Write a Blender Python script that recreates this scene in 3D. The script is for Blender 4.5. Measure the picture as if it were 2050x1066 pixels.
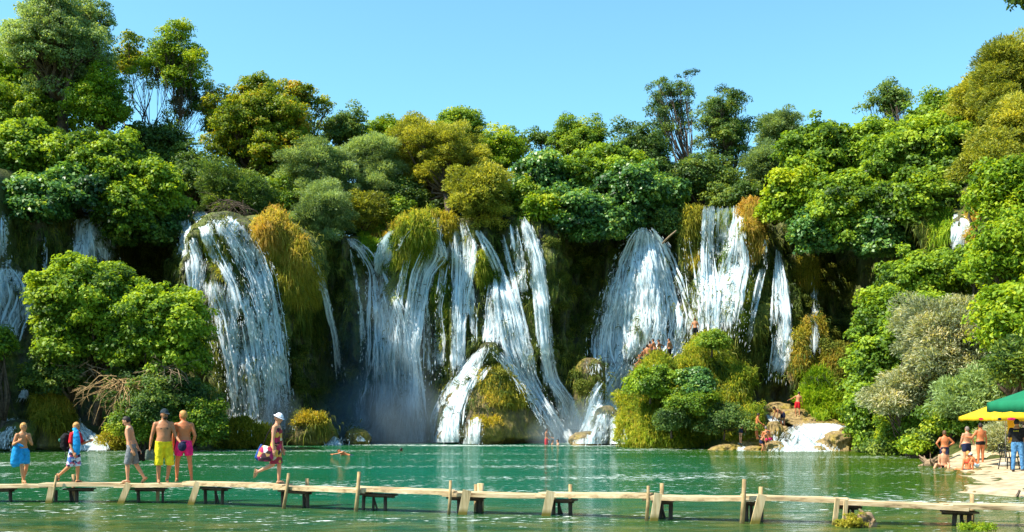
import bpy, bmesh, math, random
import numpy as np
from mathutils import Vector, Matrix
from mathutils.bvhtree import BVHTree

SC = bpy.context.scene
for o in list(bpy.data.objects):
    bpy.data.objects.remove(o, do_unlink=True)
# ------------------------------------------------------------------ camera, sky, sun, exposure
F = 2050.0; HY = 829.0; CH = 2.2           # focal length in photo pixels, horizon row, eye height in metres
cd = bpy.data.cameras.new('camera'); cam = bpy.data.objects.new('camera', cd)
SC.collection.objects.link(cam)
cam.location = (0, 0, CH); cam.rotation_euler = (math.radians(90), 0, 0)
cd.sensor_width = 36; cd.lens = 36; cd.shift_y = (HY-533)/F; cd.clip_end = 5000
SC.camera = cam
EL = math.radians(52); AZ = math.radians(21)          # the sun stands high on the left, a little behind the camera
SUN = Vector((-math.cos(EL)*math.cos(AZ), -math.cos(EL)*math.sin(AZ), math.sin(EL)))
wd = bpy.data.worlds.new('World'); SC.world = wd; wd.use_nodes = True
nt = wd.node_tree; nt.nodes.clear()
wo = nt.nodes.new('ShaderNodeOutputWorld'); bg = nt.nodes.new('ShaderNodeBackground'); sky = nt.nodes.new('ShaderNodeTexSky')
sky.sky_type = 'NISHITA'; sky.sun_disc = False; sky.sun_elevation = EL
sky.sun_rotation = math.atan2(SUN.x, SUN.y)
sky.air_density = 1.0; sky.dust_density = 0.3; sky.ozone_density = 1.6; sky.altitude = 0
bg.inputs['Strength'].default_value = 0.13
tn = nt.nodes.new('ShaderNodeMixRGB'); tn.blend_type = 'MULTIPLY'; tn.inputs[0].default_value = 1; tn.inputs[2].default_value = (.70, 1.08, 1.05, 1)
nt.links.new(sky.outputs[0], tn.inputs[1]); nt.links.new(tn.outputs[0], bg.inputs[0]); nt.links.new(bg.outputs[0], wo.inputs[0])
sl = bpy.data.lights.new('sun', 'SUN'); sl.energy = 5.0; sl.angle = math.radians(0.5); sl.color = (1.0, 0.92, 0.76)
so = bpy.data.objects.new('sun', sl); SC.collection.objects.link(so)
so.rotation_euler = SUN.to_track_quat('Z', 'Y').to_euler()
SC.view_settings.view_transform = 'Standard'; SC.view_settings.look = 'None'
SC.view_settings.exposure = 1.08; SC.view_settings.gamma = 1
SC.cycles.max_bounces = 8; SC.cycles.transparent_max_bounces = 24
SC.cycles.diffuse_bounces = 5; SC.cycles.glossy_bounces = 3

# ------------------------------------------------------------------ helpers
def W(px, py, Y): return Vector(((px-1025)/F*Y, Y, CH+(HY-py)/F*Y))
def sub(o, **k):
    for a, b in k.items():
        if b: o[a] = b
    return o
def link(o, parent=None):
    SC.collection.objects.link(o)
    if parent is not None: o.parent = parent
    return o
def empty(name, loc, label=None, category=None, group=None):
    o = bpy.data.objects.new(name, None); o.empty_display_size = .2; o.location = loc
    link(o); return sub(o, label=label, category=category, group=group)
def np_mesh(name, V, Fc, mats, tint=None, uv=None, smooth=False, matidx=None):
    V = np.asarray(V, dtype=np.float32); Fc = np.asarray(Fc, dtype=np.int32)
    me = bpy.data.meshes.new(name)
    me.vertices.add(len(V)); me.vertices.foreach_set('co', V.ravel())
    k = Fc.shape[1]; n = len(Fc)
    me.loops.add(n*k); me.loops.foreach_set('vertex_index', Fc.ravel())
    me.polygons.add(n); me.polygons.foreach_set('loop_start', np.arange(0, n*k, k, dtype=np.int32))
    if smooth: me.polygons.foreach_set('use_smooth', np.ones(n, dtype=bool))
    if matidx is not None: me.polygons.foreach_set('material_index', np.asarray(matidx, dtype=np.int32))
    me.update(calc_edges=True)
    if tint is not None:
        t = np.asarray(tint, dtype=np.float32)
        at = me.attributes.new('tint', 'FLOAT', 'FACE' if len(t) == n else 'POINT'); at.data.foreach_set('value', t)
    if uv is not None:
        ul = me.uv_layers.new(name='UVMap'); ul.data.foreach_set('uv', np.asarray(uv, dtype=np.float32)[Fc.ravel()].ravel())
    for m in (mats if isinstance(mats, (list, tuple)) else [mats]): me.materials.append(m)
    return me
def np_obj(name, V, Fc, mats, parent=None, off=None, **k):
    """one mesh object; V in world space, parent at off"""
    V = np.asarray(V, dtype=np.float64)
    if off is not None: V = V-np.array(off)
    me = np_mesh(name, V, Fc, mats, **k)
    o = bpy.data.objects.new(name, me)
    link(o, parent)
    if parent is None and off is not None: o.location = off
    return o

class MB:
    def __init__(s): s.v = []; s.f = []
    def add(s, vs, fs):
        b = len(s.v); s.v += [tuple(v) for v in vs]; s.f += [tuple(i+b for i in f) for f in fs]
    def tube(s, pts, rad, n=6, cap=True, ell=None, ax=None):
        """lofted tube; ell = depth ratio per section with ax as the width axis"""
        pts = [Vector(p) for p in pts]; rings = []
        up = Vector((0, 0, 1))
        prev = None
        for i, p in enumerate(pts):
            d = (pts[min(i+1, len(pts)-1)]-pts[max(i-1, 0)])
            d = d.normalized() if d.length > 1e-9 else up
            if ax is not None: a = Vector(ax)-d*d.dot(Vector(ax))
            elif prev is not None: a = prev-d*d.dot(prev)
            else: a = d.cross(Vector((0.31, .95, .05)))
            if a.length < 1e-6: a = d.orthogonal()
            a.normalize(); prev = a; b = d.cross(a)
            r = rad[i] if hasattr(rad, '__len__') else rad
            e = 1 if ell is None else (ell[i] if hasattr(ell, '__len__') else ell)
            rings.append([p+a*(r*math.cos(2*math.pi*k/n))+b*(r*e*math.sin(2*math.pi*k/n)) for k in range(n)])
        base = [v for r in rings for v in r]; fs = []
        for i in range(len(rings)-1):
            for k in range(n):
                fs.append((i*n+k, i*n+(k+1) % n, (i+1)*n+(k+1) % n, (i+1)*n+k))
        if cap:
            fs.append(tuple(reversed(range(n)))); m = (len(rings)-1)*n; fs.append(tuple(m+k for k in range(n)))
        s.add(base, fs)
    def capsule(s, p0, p1, r0, r1, n=10, k=4):
        p0 = Vector(p0); p1 = Vector(p1); d = (p1-p0).normalized(); pts = []; rad = []
        for i in range(k): a = math.pi/2*(1-i/k); pts.append(p0-d*r0*math.sin(a)); rad.append(max(r0*math.cos(a), .0005))
        pts.append(p0); rad.append(r0); pts.append(p1); rad.append(r1)
        for i in range(1, k+1): a = math.pi/2*i/k; pts.append(p1+d*r1*math.sin(a)); rad.append(max(r1*math.cos(a), .0005))
        s.tube(pts, rad, n)
    def chain(s, pts, rad, n=10):
        for i in range(len(pts)-1): s.capsule(pts[i], pts[i+1], rad[i], rad[i+1], n)
    def box(s, c, h, M=None):
        M = M or Matrix.Identity(3); c = Vector(c)
        vs = [c+M @ Vector((x*h[0], y*h[1], z*h[2])) for x in (-1, 1) for y in (-1, 1) for z in (-1, 1)]
        s.add(vs, [(0, 1, 3, 2), (4, 6, 7, 5), (0, 4, 5, 1), (2, 3, 7, 6), (0, 2, 6, 4), (1, 5, 7, 3)])
    def beam(s, p0, p1, w, h, up=(0, 0, 1), seg=1, jit=0, rng=None):
        """rectangular bar from p0 to p1, w wide sideways and h high"""
        p0 = Vector(p0); p1 = Vector(p1); d = (p1-p0).normalized(); up = Vector(up)
        sd = d.cross(up).normalized(); u = sd.cross(d).normalized(); vs = []; fs = []
        for i in range(seg+1):
            c = p0.lerp(p1, i/seg)
            if rng and jit: c = c+u*rng.uniform(-jit, jit)+sd*rng.uniform(-jit, jit)
            vs += [c-sd*w/2-u*h/2, c+sd*w/2-u*h/2, c+sd*w/2+u*h/2, c-sd*w/2+u*h/2]
        for i in range(seg):
            for k in range(4): fs.append((i*4+k, i*4+(k+1) % 4, i*4+4+(k+1) % 4, i*4+4+k))
        fs += [(3, 2, 1, 0), tuple(seg*4+k for k in range(4))]
        s.add(vs, fs)
    def ball(s, c, r, n=10, M=None):
        c = Vector(c); r = r if hasattr(r, '__len__') else (r, r, r); vs = []; fs = []; M = M or Matrix.Identity(3)
        for i in range(n+1):
            for k in range(2*n):
                a = math.pi*i/n; b = math.pi*k/n
                vs.append(c+M @ Vector((r[0]*math.sin(a)*math.cos(b), r[1]*math.sin(a)*math.sin(b), r[2]*math.cos(a))))
        for i in range(n):
            for k in range(2*n):
                fs.append((i*2*n+k, (i+1)*2*n+k, (i+1)*2*n+(k+1) % (2*n), i*2*n+(k+1) % (2*n)))
        s.add(vs, fs)
    def mesh(s, name, mat, off=(0, 0, 0), smooth=True, remesh=0, sm=0):
        off = Vector(off); me = bpy.data.meshes.new(name)
        me.from_pydata([tuple(Vector(v)-off) for v in s.v], [], s.f); me.update()
        if smooth: me.polygons.foreach_set('use_smooth', [True]*len(me.polygons))
        if remesh:
            bm = bmesh.new(); bm.from_mesh(me); bmesh.ops.remove_doubles(bm, verts=bm.verts, dist=1e-5)
            bmesh.ops.recalc_face_normals(bm, faces=bm.faces); bm.to_mesh(me); bm.free()
            t = bpy.data.objects.new('t', me); SC.collection.objects.link(t)
            m = t.modifiers.new('r', 'REMESH'); m.mode = 'VOXEL'; m.voxel_size = remesh; m.use_smooth_shade = True
            if sm: m2 = t.modifiers.new('s', 'SMOOTH'); m2.factor = .6; m2.iterations = sm
            dg = bpy.context.evaluated_depsgraph_get()
            me2 = bpy.data.meshes.new_from_object(t.evaluated_get(dg)); me2.name = name
            bpy.data.objects.remove(t); bpy.data.meshes.remove(me); me = me2; me.materials.clear()
            me.polygons.foreach_set('use_smooth', [True]*len(me.polygons))
        for q in (mat if isinstance(mat, (list, tuple)) else [mat]): me.materials.append(q)
        return me
    def obj(s, name, mat, parent=None, off=None, **k):
        pl = off if off is not None else (parent.location if parent is not None else (0, 0, 0))
        o = bpy.data.objects.new(name, s.mesh(name, mat, pl, **k)); link(o, parent)
        if parent is None: o.location = pl
        return o

# value noise
def _h(ix, iy, iz, sd):
    n = (ix*374761393+iy*668265263+iz*2147483647+sd*1274126177) & 0xffffffff
    n = ((n ^ (n >> 13))*1274126177) & 0xffffffff
    n = ((n ^ (n >> 16))*2246822519) & 0xffffffff
    return ((n ^ (n >> 15)) & 0xffff)/65535.0
def noise(x, y, z=0, sd=0):
    x = np.asarray(x, float); y = np.asarray(y, float)+0*x; z = np.asarray(z, float)+0*x
    ix = np.floor(x).astype(np.int64); iy = np.floor(y).astype(np.int64); iz = np.floor(z).astype(np.int64)
    fx = x-ix; fy = y-iy; fz = z-iz
    fx = fx*fx*(3-2*fx); fy = fy*fy*(3-2*fy); fz = fz*fz*(3-2*fz); r = 0
    for a in (0, 1):
        for b in (0, 1):
            for c in (0, 1):
                r = r+_h(ix+a, iy+b, iz+c, sd)*(fx if a else 1-fx)*(fy if b else 1-fy)*(fz if c else 1-fz)
    return r*2-1
def fbm(x, y, z=0, o=4, sd=0):
    r = 0; a = .5
    for i in range(o): r = r+a*noise(np.asarray(x)*2**i, np.asarray(y)*2**i, np.asarray(z)*2**i, sd+i*17); a *= .5
    return r
def sstep(a, b, x): t = np.clip((x-a)/(b-a), 0, 1); return t*t*(3-2*t)

# ------------------------------------------------------------------ materials
def newmat(name):
    m = bpy.data.materials.new(name); m.use_nodes = True; nt = m.node_tree; nt.nodes.clear()
    return m, nt, nt.nodes.new('ShaderNodeOutputMaterial')
def N(nt, t, **k):
    n = nt.nodes.new('ShaderNode'+t)
    for a, b in k.items():
        if a.startswith('_'): n.inputs[a[1:].replace('_', ' ')].default_value = b
        else: setattr(n, a, b)
    return n
def ramp(nt, fac, stops):
    r = nt.nodes.new('ShaderNodeValToRGB'); e = r.color_ramp.elements
    while len(e) < len(stops): e.new(.5)
    for q, (p, c) in zip(e, stops): q.position = p; q.color = (*c, 1) if len(c) == 3 else c
    if fac is not None: nt.links.new(fac, r.inputs[0])
    return r
def coords(nt, scale=(1, 1, 1), kind='Object', vec=None):
    mp = N(nt, 'Mapping'); mp.inputs['Scale'].default_value = scale
    if vec is None: tc = N(nt, 'TexCoord'); nt.links.new(tc.outputs[kind], mp.inputs[0])
    else: nt.links.new(vec, mp.inputs[0])
    return mp.outputs[0]
def plain(name, c, rough=.6, var=.15, scale=8, spec=.3, c2=None, bump=0):
    m, nt, o = newmat(name); p = N(nt, 'BsdfPrincipled'); p.inputs['Roughness'].default_value = rough
    p.inputs['Specular IOR Level'].default_value = spec
    n = N(nt, 'TexNoise', _Scale=scale, _Detail=5.0); nt.links.new(coords(nt), n.inputs['Vector'])
    c2 = c2 or tuple(x*(1+var) for x in c)
    r = ramp(nt, n.outputs[0], [(.35, tuple(x*(1-var) for x in c)), (.65, c2)])
    nt.links.new(r.outputs[0], p.inputs['Base Color'])
    if bump:
        b = N(nt, 'Bump', _Strength=1.0, _Distance=bump); nt.links.new(n.outputs[0], b.inputs['Height']); nt.links.new(b.outputs[0], p.inputs['Normal'])
    nt.links.new(p.outputs[0], o.inputs[0]); return m
def leafmat(name, stops, trans=.42, rough=.5, spec=.25):
    m, nt, o = newmat(name); at = N(nt, 'Attribute', attribute_name='tint')
    r = ramp(nt, at.outputs['Fac'], stops)
    p = N(nt, 'BsdfPrincipled'); p.inputs['Roughness'].default_value = rough; p.inputs['Specular IOR Level'].default_value = spec
    t = N(nt, 'BsdfTranslucent'); mx = N(nt, 'MixShader'); mx.inputs[0].default_value = trans
    g = N(nt, 'MixRGB', blend_type='MULTIPLY'); g.inputs[0].default_value = 1; g.inputs[2].default_value = (1.5, 1.35, .5, 1)
    nt.links.new(r.outputs[0], g.inputs[1]); nt.links.new(g.outputs[0], t.inputs[0])
    nt.links.new(r.outputs[0], p.inputs['Base Color']); nt.links.new(p.outputs[0], mx.inputs[1]); nt.links.new(t.outputs[0], mx.inputs[2])
    nt.links.new(mx.outputs[0], o.inputs[0]); return m
L = {
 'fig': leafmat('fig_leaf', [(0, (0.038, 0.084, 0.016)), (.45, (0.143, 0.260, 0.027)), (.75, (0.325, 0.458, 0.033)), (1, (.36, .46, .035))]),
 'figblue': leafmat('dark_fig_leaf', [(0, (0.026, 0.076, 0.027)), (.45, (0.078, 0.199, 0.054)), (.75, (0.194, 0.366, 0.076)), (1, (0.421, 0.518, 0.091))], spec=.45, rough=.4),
 'lime': leafmat('lime_leaf', [(0, (0.054, 0.121, 0.011)), (.5, (0.201, 0.336, 0.016)), (1, (0.483, 0.537, 0.027))], trans=.4),
 'oak': leafmat('oak_leaf', [(0, (0.034, 0.077, 0.013)), (.45, (0.171, 0.256, 0.017)), (.75, (0.376, 0.410, 0.027)), (1, (0.547, 0.325, 0.051))]),
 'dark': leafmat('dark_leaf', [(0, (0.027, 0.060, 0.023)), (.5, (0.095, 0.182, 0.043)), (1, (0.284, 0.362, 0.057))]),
 'green': leafmat('green_leaf', [(0, (0.048, 0.110, 0.018)), (.5, (0.167, 0.293, 0.026)), (1, (0.476, 0.531, 0.046))]),
 'willow': leafmat('willow_leaf', [(0, (0.078, 0.134, 0.052)), (.5, (0.232, 0.341, 0.128)), (1, (0.432, 0.557, 0.222))]),
 'silver': leafmat('silver_willow_leaf', [(0, (0.145, 0.177, 0.105)), (.5, (0.386, 0.435, 0.258)), (1, (0.676, 0.620, 0.419))]),
 'olive': leafmat('olive_leaf', [(0, (0.088, 0.117, 0.020)), (.5, (0.293, 0.332, 0.043)), (1, (0.586, 0.547, 0.078))]),
 'grass': leafmat('grass_blade', [(0, (0.060, 0.128, 0.014)), (.5, (0.221, 0.306, 0.024)), (1, (0.510, 0.459, 0.051))], spec=.15),
 'gold': leafmat('golden_grass_blade', [(0, (0.140, 0.163, 0.018)), (.5, (0.382, 0.359, 0.034)), (1, (0.585, 0.424, 0.078))], spec=.15),
 'orange': leafmat('dry_grass_blade', [(0, (0.155, 0.194, 0.026)), (.5, (0.395, 0.299, 0.046)), (1, (0.538, 0.329, 0.078))], spec=.15),
 'brightgrass': leafmat('bright_grass_blade', [(0, (0.084, 0.182, 0.011)), (.5, (0.238, 0.392, 0.020)), (1, (0.476, 0.560, 0.042))], spec=.15),
 'moss': leafmat('moss_strand', [(0, (0.019, 0.035, 0.010)), (.5, (0.080, 0.120, 0.016)), (1, (0.240, 0.240, 0.032))], spec=.1, trans=.15),
}
BARK = plain('bark', (.09, .065, .045), .85, .4, 6, bump=.02)
BARKP = plain('pale_bark', (.22, .16, .10), .85, .35, 6, bump=.02)
TWIG = plain('dry_twig', (.34, .22, .10), .85, .35, 6)

def rockmat(name, cols, moss, spec=.35, ms=.35):
    m, nt, o = newmat(name); p = N(nt, 'BsdfPrincipled'); p.inputs['Roughness'].default_value = .62; p.inputs['Specular IOR Level'].default_value = spec
    n1 = N(nt, 'TexNoise', _Scale=1.0, _Detail=9.0, _Roughness=.65); nt.links.new(coords(nt, (.9, .9, .35)), n1.inputs['Vector'])
    n2 = N(nt, 'TexNoise', _Scale=1.0, _Detail=7.0, _Roughness=.7); nt.links.new(coords(nt, (5, 5, 2.2)), n2.inputs['Vector'])
    r1 = ramp(nt, n2.outputs[0], [(.3, cols[0]), (.55, cols[1]), (.75, cols[2])])
    r2 = ramp(nt, n2.outputs[0], [(.3, moss[0]), (.5, moss[1]), (.7, moss[2])])
    at = N(nt, 'Attribute', attribute_name='tint'); ad = N(nt, 'Math', operation='ADD'); nt.links.new(n1.outputs[0], ad.inputs[0]); nt.links.new(at.outputs['Fac'], ad.inputs[1])
    mr = ramp(nt, ad.outputs[0], [(ms, (0, 0, 0)), (ms+.2, (1, 1, 1))])
    mx = N(nt, 'MixRGB'); nt.links.new(mr.outputs[0], mx.inputs[0]); nt.links.new(r1.outputs[0], mx.inputs[1]); nt.links.new(r2.outputs[0], mx.inputs[2])
    nt.links.new(mx.outputs[0], p.inputs['Base Color'])
    b = N(nt, 'Bump', _Strength=1.0, _Distance=.22); nt.links.new(n2.outputs[0], b.inputs['Height']); nt.links.new(b.outputs[0], p.inputs['Normal'])
    nt.links.new(p.outputs[0], o.inputs[0]); return m
M_cliff = rockmat('wet_tufa_cliff', [(.025, .026, .018), (.07, .066, .042), (.18, .14, .085)], [(.035, .06, .012), (.11, .145, .018), (.30, .26, .04)], ms=.40)
M_rock = rockmat('mossy_rock', [(.05, .042, .028), (.13, .10, .06), (.26, .20, .12)], [(.07, .065, .010), (.17, .14, .016), (.32, .23, .03)], ms=.35)
M_gold = rockmat('golden_tufa', [(.11, .08, .035), (.34, .24, .10), (.55, .43, .22)], [(.08, .08, .010), (.30, .22, .02), (.46, .34, .04)], ms=.45)
M_ground = rockmat('grassy_soil', [(.05, .045, .025), (.10, .08, .04), (.16, .13, .07)], [(.03, .045, .008), (.07, .09, .012), (.14, .15, .02)], ms=.3)
M_moundm = rockmat('mound_turf', [(.10, .10, .02), (.22, .19, .03), (.36, .28, .04)], [(.06, .09, .010), (.15, .18, .018), (.30, .27, .03)], ms=.45)

def watermat():
    m, nt, o = newmat('river_water')
    tc = N(nt, 'TexCoord'); sp = N(nt, 'SeparateXYZ'); nt.links.new(tc.outputs['Object'], sp.inputs[0])
    # body colour: emerald where deep in the middle, leaf green towards the banks, olive in the shallows
    big = N(nt, 'TexNoise', _Scale=1.0, _Detail=3.0); nt.links.new(coords(nt, (.05, .09, 1)), big.inputs['Vector'])
    def math_(op, a, b=None, c=None):
        n = N(nt, 'Math', operation=op)
        for i, q in enumerate((a, b, c)):
            if q is None: continue
            if isinstance(q, (int, float)): n.inputs[i].default_value = q
            else: nt.links.new(q, n.inputs[i])
        return n.outputs[0]
    xx = math_('ADD', sp.outputs[0], math_('MULTIPLY_ADD', big.outputs[0], 16, -8))
    mrx = N(nt, 'MapRange'); nt.links.new(xx, mrx.inputs[0]); mrx.inputs[1].default_value = -26; mrx.inputs[2].default_value = 26
    rx = ramp(nt, mrx.outputs[0], [(.0, (.020, .072, .010)), (.28, (.006, .076, .024)), (.46, (.000, .098, .052)), (.60, (.002, .080, .030)), (.72, (.018, .068, .003)), (1, (.050, .085, .002))])
    yy = math_('ADD', sp.outputs[1], math_('MULTIPLY_ADD', big.outputs[0], 10, -5))
    mry = N(nt, 'MapRange'); nt.links.new(yy, mry.inputs[0]); mry.inputs[1].default_value = 17; mry.inputs[2].default_value = 27
    bed = N(nt, 'TexNoise', _Scale=1.0, _Detail=6.0); nt.links.new(coords(nt, (.8, 1.2, 1)), bed.inputs['Vector'])
    rb = ramp(nt, bed.outputs[0], [(.35, (.016, .050, .012)), (.5, (.055, .080, .014)), (.68, (.16, .14, .03))])
    mx = N(nt, 'MixRGB'); nt.links.new(mry.outputs[0], mx.inputs[0]); nt.links.new(rb.outputs[0], mx.inputs[1]); nt.links.new(rx.outputs[0], mx.inputs[2])
    d = N(nt, 'BsdfDiffuse'); nt.links.new(mx.outputs[0], d.inputs[0])
    g = N(nt, 'BsdfGlossy'); g.inputs['Roughness'].default_value = .035
    n1 = N(nt, 'TexNoise', _Scale=1.0, _Detail=4.0, _Roughness=.6); nt.links.new(coords(nt, (1.3, 3.2, 1)), n1.inputs['Vector'])
    n3 = N(nt, 'TexNoise', _Scale=1.0, _Detail=2.0, _Roughness=.5); nt.links.new(coords(nt, (.35, .9, 1)), n3.inputs['Vector'])
    s = math_('MULTIPLY_ADD', n3.outputs[0], 1.6, n1.outputs[0])
    b = N(nt, 'Bump', _Strength=1.0, _Distance=.125); nt.links.new(s, b.inputs['Height'])
    fr = N(nt, 'Fresnel', _IOR=1.33); nt.links.new(b.outputs[0], fr.inputs['Normal']); nt.links.new(b.outputs[0], g.inputs['Normal'])
    ms = N(nt, 'MixShader'); nt.links.new(math_('MULTIPLY', fr.outputs[0], .85), ms.inputs[0]); nt.links.new(d.outputs[0], ms.inputs[1]); nt.links.new(g.outputs[0], ms.inputs[2])
    # foam: flecks drifting downstream, more of it near the falls and in two drifting streaks
    fn = N(nt, 'TexNoise', _Scale=1.0, _Detail=5.0, _Roughness=.7); nt.links.new(coords(nt, (2.2, 7.0, 1)), fn.inputs['Vector'])
    fb = N(nt, 'TexNoise', _Scale=1.0, _Detail=2.0); nt.links.new(coords(nt, (.07, .22, 1)), fb.inputs['Vector'])
    near = N(nt, 'MapRange'); nt.links.new(sp.outputs[1], near.inputs[0]); near.inputs[1].default_value = 66; near.inputs[2].default_value = 76; near.inputs[4].default_value = .07
    tot = math_('ADD', math_('MULTIPLY_ADD', fb.outputs[0], .42, fn.outputs[0]), near.outputs[0])
    fr2 = ramp(nt, tot, [(.83, (0, 0, 0)), (.88, (1, 1, 1))])
    fd = N(nt, 'BsdfDiffuse'); fd.inputs[0].default_value = (.8, .84, .84, 1)
    m2 = N(nt, 'MixShader'); nt.links.new(fr2.outputs[0], m2.inputs[0]); nt.links.new(ms.outputs[0], m2.inputs[1]); nt.links.new(fd.outputs[0], m2.inputs[2])
    nt.links.new(m2.outputs[0], o.inputs[0]); return m
M_water = watermat()

def fallmat(name, dens):
    """falling water: white strands with see-through gaps; u runs across in metres, v down in metres"""
    m, nt, o = newmat(name)
    tc = N(nt, 'TexCoord')
    w = N(nt, 'TexNoise', _Scale=1.0, _Detail=3.0); nt.links.new(coords(nt, (.8, .35, 1), vec=tc.outputs['UV']), w.inputs['Vector'])
    ws = N(nt, 'MixRGB', blend_type='LINEAR_LIGHT'); ws.inputs[0].default_value = .16; nt.links.new(tc.outputs['UV'], ws.inputs[1]); nt.links.new(w.outputs[1], ws.inputs[2])
    a = N(nt, 'TexNoise', _Scale=1.0, _Detail=5.0, _Roughness=.62); nt.links.new(coords(nt, (2.6, .28, 1), vec=ws.outputs[0]), a.inputs['Vector'])
    b = N(nt, 'TexNoise', _Scale=1.0, _Detail=5.0, _Roughness=.62); nt.links.new(coords(nt, (8, 1.0, 1), vec=ws.outputs[0]), b.inputs['Vector'])
    at = N(nt, 'Attribute', attribute_name='tint')
    s1 = N(nt, 'Math', operation='MULTIPLY_ADD'); s1.inputs[1].default_value = .85; nt.links.new(b.outputs[0], s1.inputs[0]); nt.links.new(a.outputs[0], s1.inputs[2])
    c_ = N(nt, 'TexNoise', _Scale=1.0, _Detail=2.0); nt.links.new(coords(nt, (.9, .10, 1), vec=ws.outputs[0]), c_.inputs['Vector'])
    s3 = N(nt, 'Math', operation='MULTIPLY_ADD'); s3.inputs[1].default_value = 1.35; nt.links.new(c_.outputs[0], s3.inputs[0]); nt.links.new(s1.outputs[0], s3.inputs[2])
    s2 = N(nt, 'Math', operation='ADD'); nt.links.new(s3.outputs[0], s2.inputs[0]); nt.links.new(at.outputs['Fac'], s2.inputs[1])
    al = N(nt, 'MapRange'); nt.links.new(s2.outputs[0], al.inputs[0]); al.inputs[1].default_value = 1.60-dens-.15; al.inputs[2].default_value = 1.60-dens+.17
    d = N(nt, 'BsdfDiffuse'); cr = ramp(nt, b.outputs[0], [(.32, (.40, .66, .80)), (.54, (.90, .94, .97))]); nt.links.new(cr.outputs[0], d.inputs[0])  # white water with the blue of its shaded parts mixed into the colour
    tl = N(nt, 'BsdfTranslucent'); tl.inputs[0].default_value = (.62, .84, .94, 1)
    bp = N(nt, 'Bump', _Strength=.8, _Distance=.25); nt.links.new(s1.outputs[0], bp.inputs['Height']); nt.links.new(bp.outputs[0], d.inputs['Normal'])
    mm = N(nt, 'MixShader'); mm.inputs[0].default_value = .3; nt.links.new(d.outputs[0], mm.inputs[1]); nt.links.new(tl.outputs[0], mm.inputs[2])
    tr = N(nt, 'BsdfTransparent'); mx = N(nt, 'MixShader')
    nt.links.new(al.outputs[0], mx.inputs[0]); nt.links.new(tr.outputs[0], mx.inputs[1]); nt.links.new(mm.outputs[0], mx.inputs[2])
    nt.links.new(mx.outputs[0], o.inputs[0]); return m
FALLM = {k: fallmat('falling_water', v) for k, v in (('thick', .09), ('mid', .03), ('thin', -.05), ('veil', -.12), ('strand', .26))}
M_spray = plain('water_spray', (.84, .87, .88), .5, .05)
# ------------------------------------------------------------------ terrain and cliff
CP = np.array([  # photo column, cliff distance, cliff top height
 (-260, 56, 14), (-150, 61, 14.5), (0, 68, 15.6), (150, 74, 17), (300, 78, 17.2), (400, 76, 17.0), (480, 74, 16.4), (580, 77, 16.4), (650, 81, 16.0), (740, 81, 16.5),
 (790, 80, 17.0), (860, 81, 17.6), (920, 81, 17.8), (1000, 80, 17.6), (1080, 81, 17.6), (1170, 84, 17), (1290, 83, 16.6), (1370, 82.5, 17.6), (1440, 80, 18.3),
 (1520, 79, 18.4), (1600, 80, 17.4), (1700, 80, 17), (1850, 72, 16.4), (1950, 67, 15.4), (2100, 59, 14), (2300, 50, 13)], float)
def smooth1(a, k):
    for _ in range(k): a = np.concatenate([a[:1], (a[:-2]+2*a[1:-1]+a[2:])/4, a[-1:]])
    return a
pxs = np.arange(-260, 2301, 3.2)
Yc = smooth1(np.interp(pxs, CP[:, 0], CP[:, 1]), 60); Zt = smooth1(np.interp(pxs, CP[:, 0], CP[:, 2]), 30)
Xc = (pxs-1025)/F*Yc
tx = np.gradient(Xc); ty = np.gradient(Yc); tl = np.hypot(tx, ty); nx = ty/tl; ny = -tx/tl     # towards the viewer
for _ in range(1): nx = smooth1(nx, 40); ny = smooth1(ny, 40)
S = np.cumsum(tl)
def py2z(px, py): Y = np.interp(px, pxs, Yc); return CH+(HY-py)/F*Y
BUMP = [(480, 640, 85, 210, 3.0), (435, 520, 25, 80, 1.0), (500, 470, 60, 40, 1.2), (580, 540, 55, 90, 2.4), (650, 720, 55, 150, -2.6), (830, 470, 38, 42, 2.4), (795, 560, 30, 60, 1.3), (885, 560, 18, 70, 1.2),
 (970, 530, 22, 50, 1.4), (915, 640, 25, 150, .8), (860, 760, 30, 120, -1.2), (1060, 560, 40, 160, 1.2), (1295, 650, 85, 130, 3.6), (1295, 520, 40, 60, 1.0), (1170, 620, 45, 150, -1.8), (1440, 640, 62, 120, 2.6),
 (1385, 450, 25, 60, 1.6), (1505, 460, 22, 60, 1.6), (1500, 640, 30, 70, 1.6), (1560, 640, 40, 110, 2.2), (1630, 690, 60, 75, 3.2), (1700, 540, 90, 110, -3.0), (1630, 540, 18, 40, 1.8), (1850, 470, 22, 90, -3.5), (1885, 450, 16, 60, 1.5), (60, 520, 60, 80, -1.5), (280, 520, 60, 120, -2.5), (190, 460, 35, 60, 1.2)]
NR = 150
rows = []; tints = []
tt = np.linspace(0, 1, NR)
GOLD = [(1630, 690, 70, 80, .28), (1500, 640, 40, 80, .2), (1420, 470, 90, 60, .25), (830, 480, 80, 60, .25), (590, 540, 70, 90, .2), (885, 560, 25, 90, .15), (1060, 700, 40, 200, .05), (440, 500, 25, 50, .2), (1560, 600, 60, 120, .12)]
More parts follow.
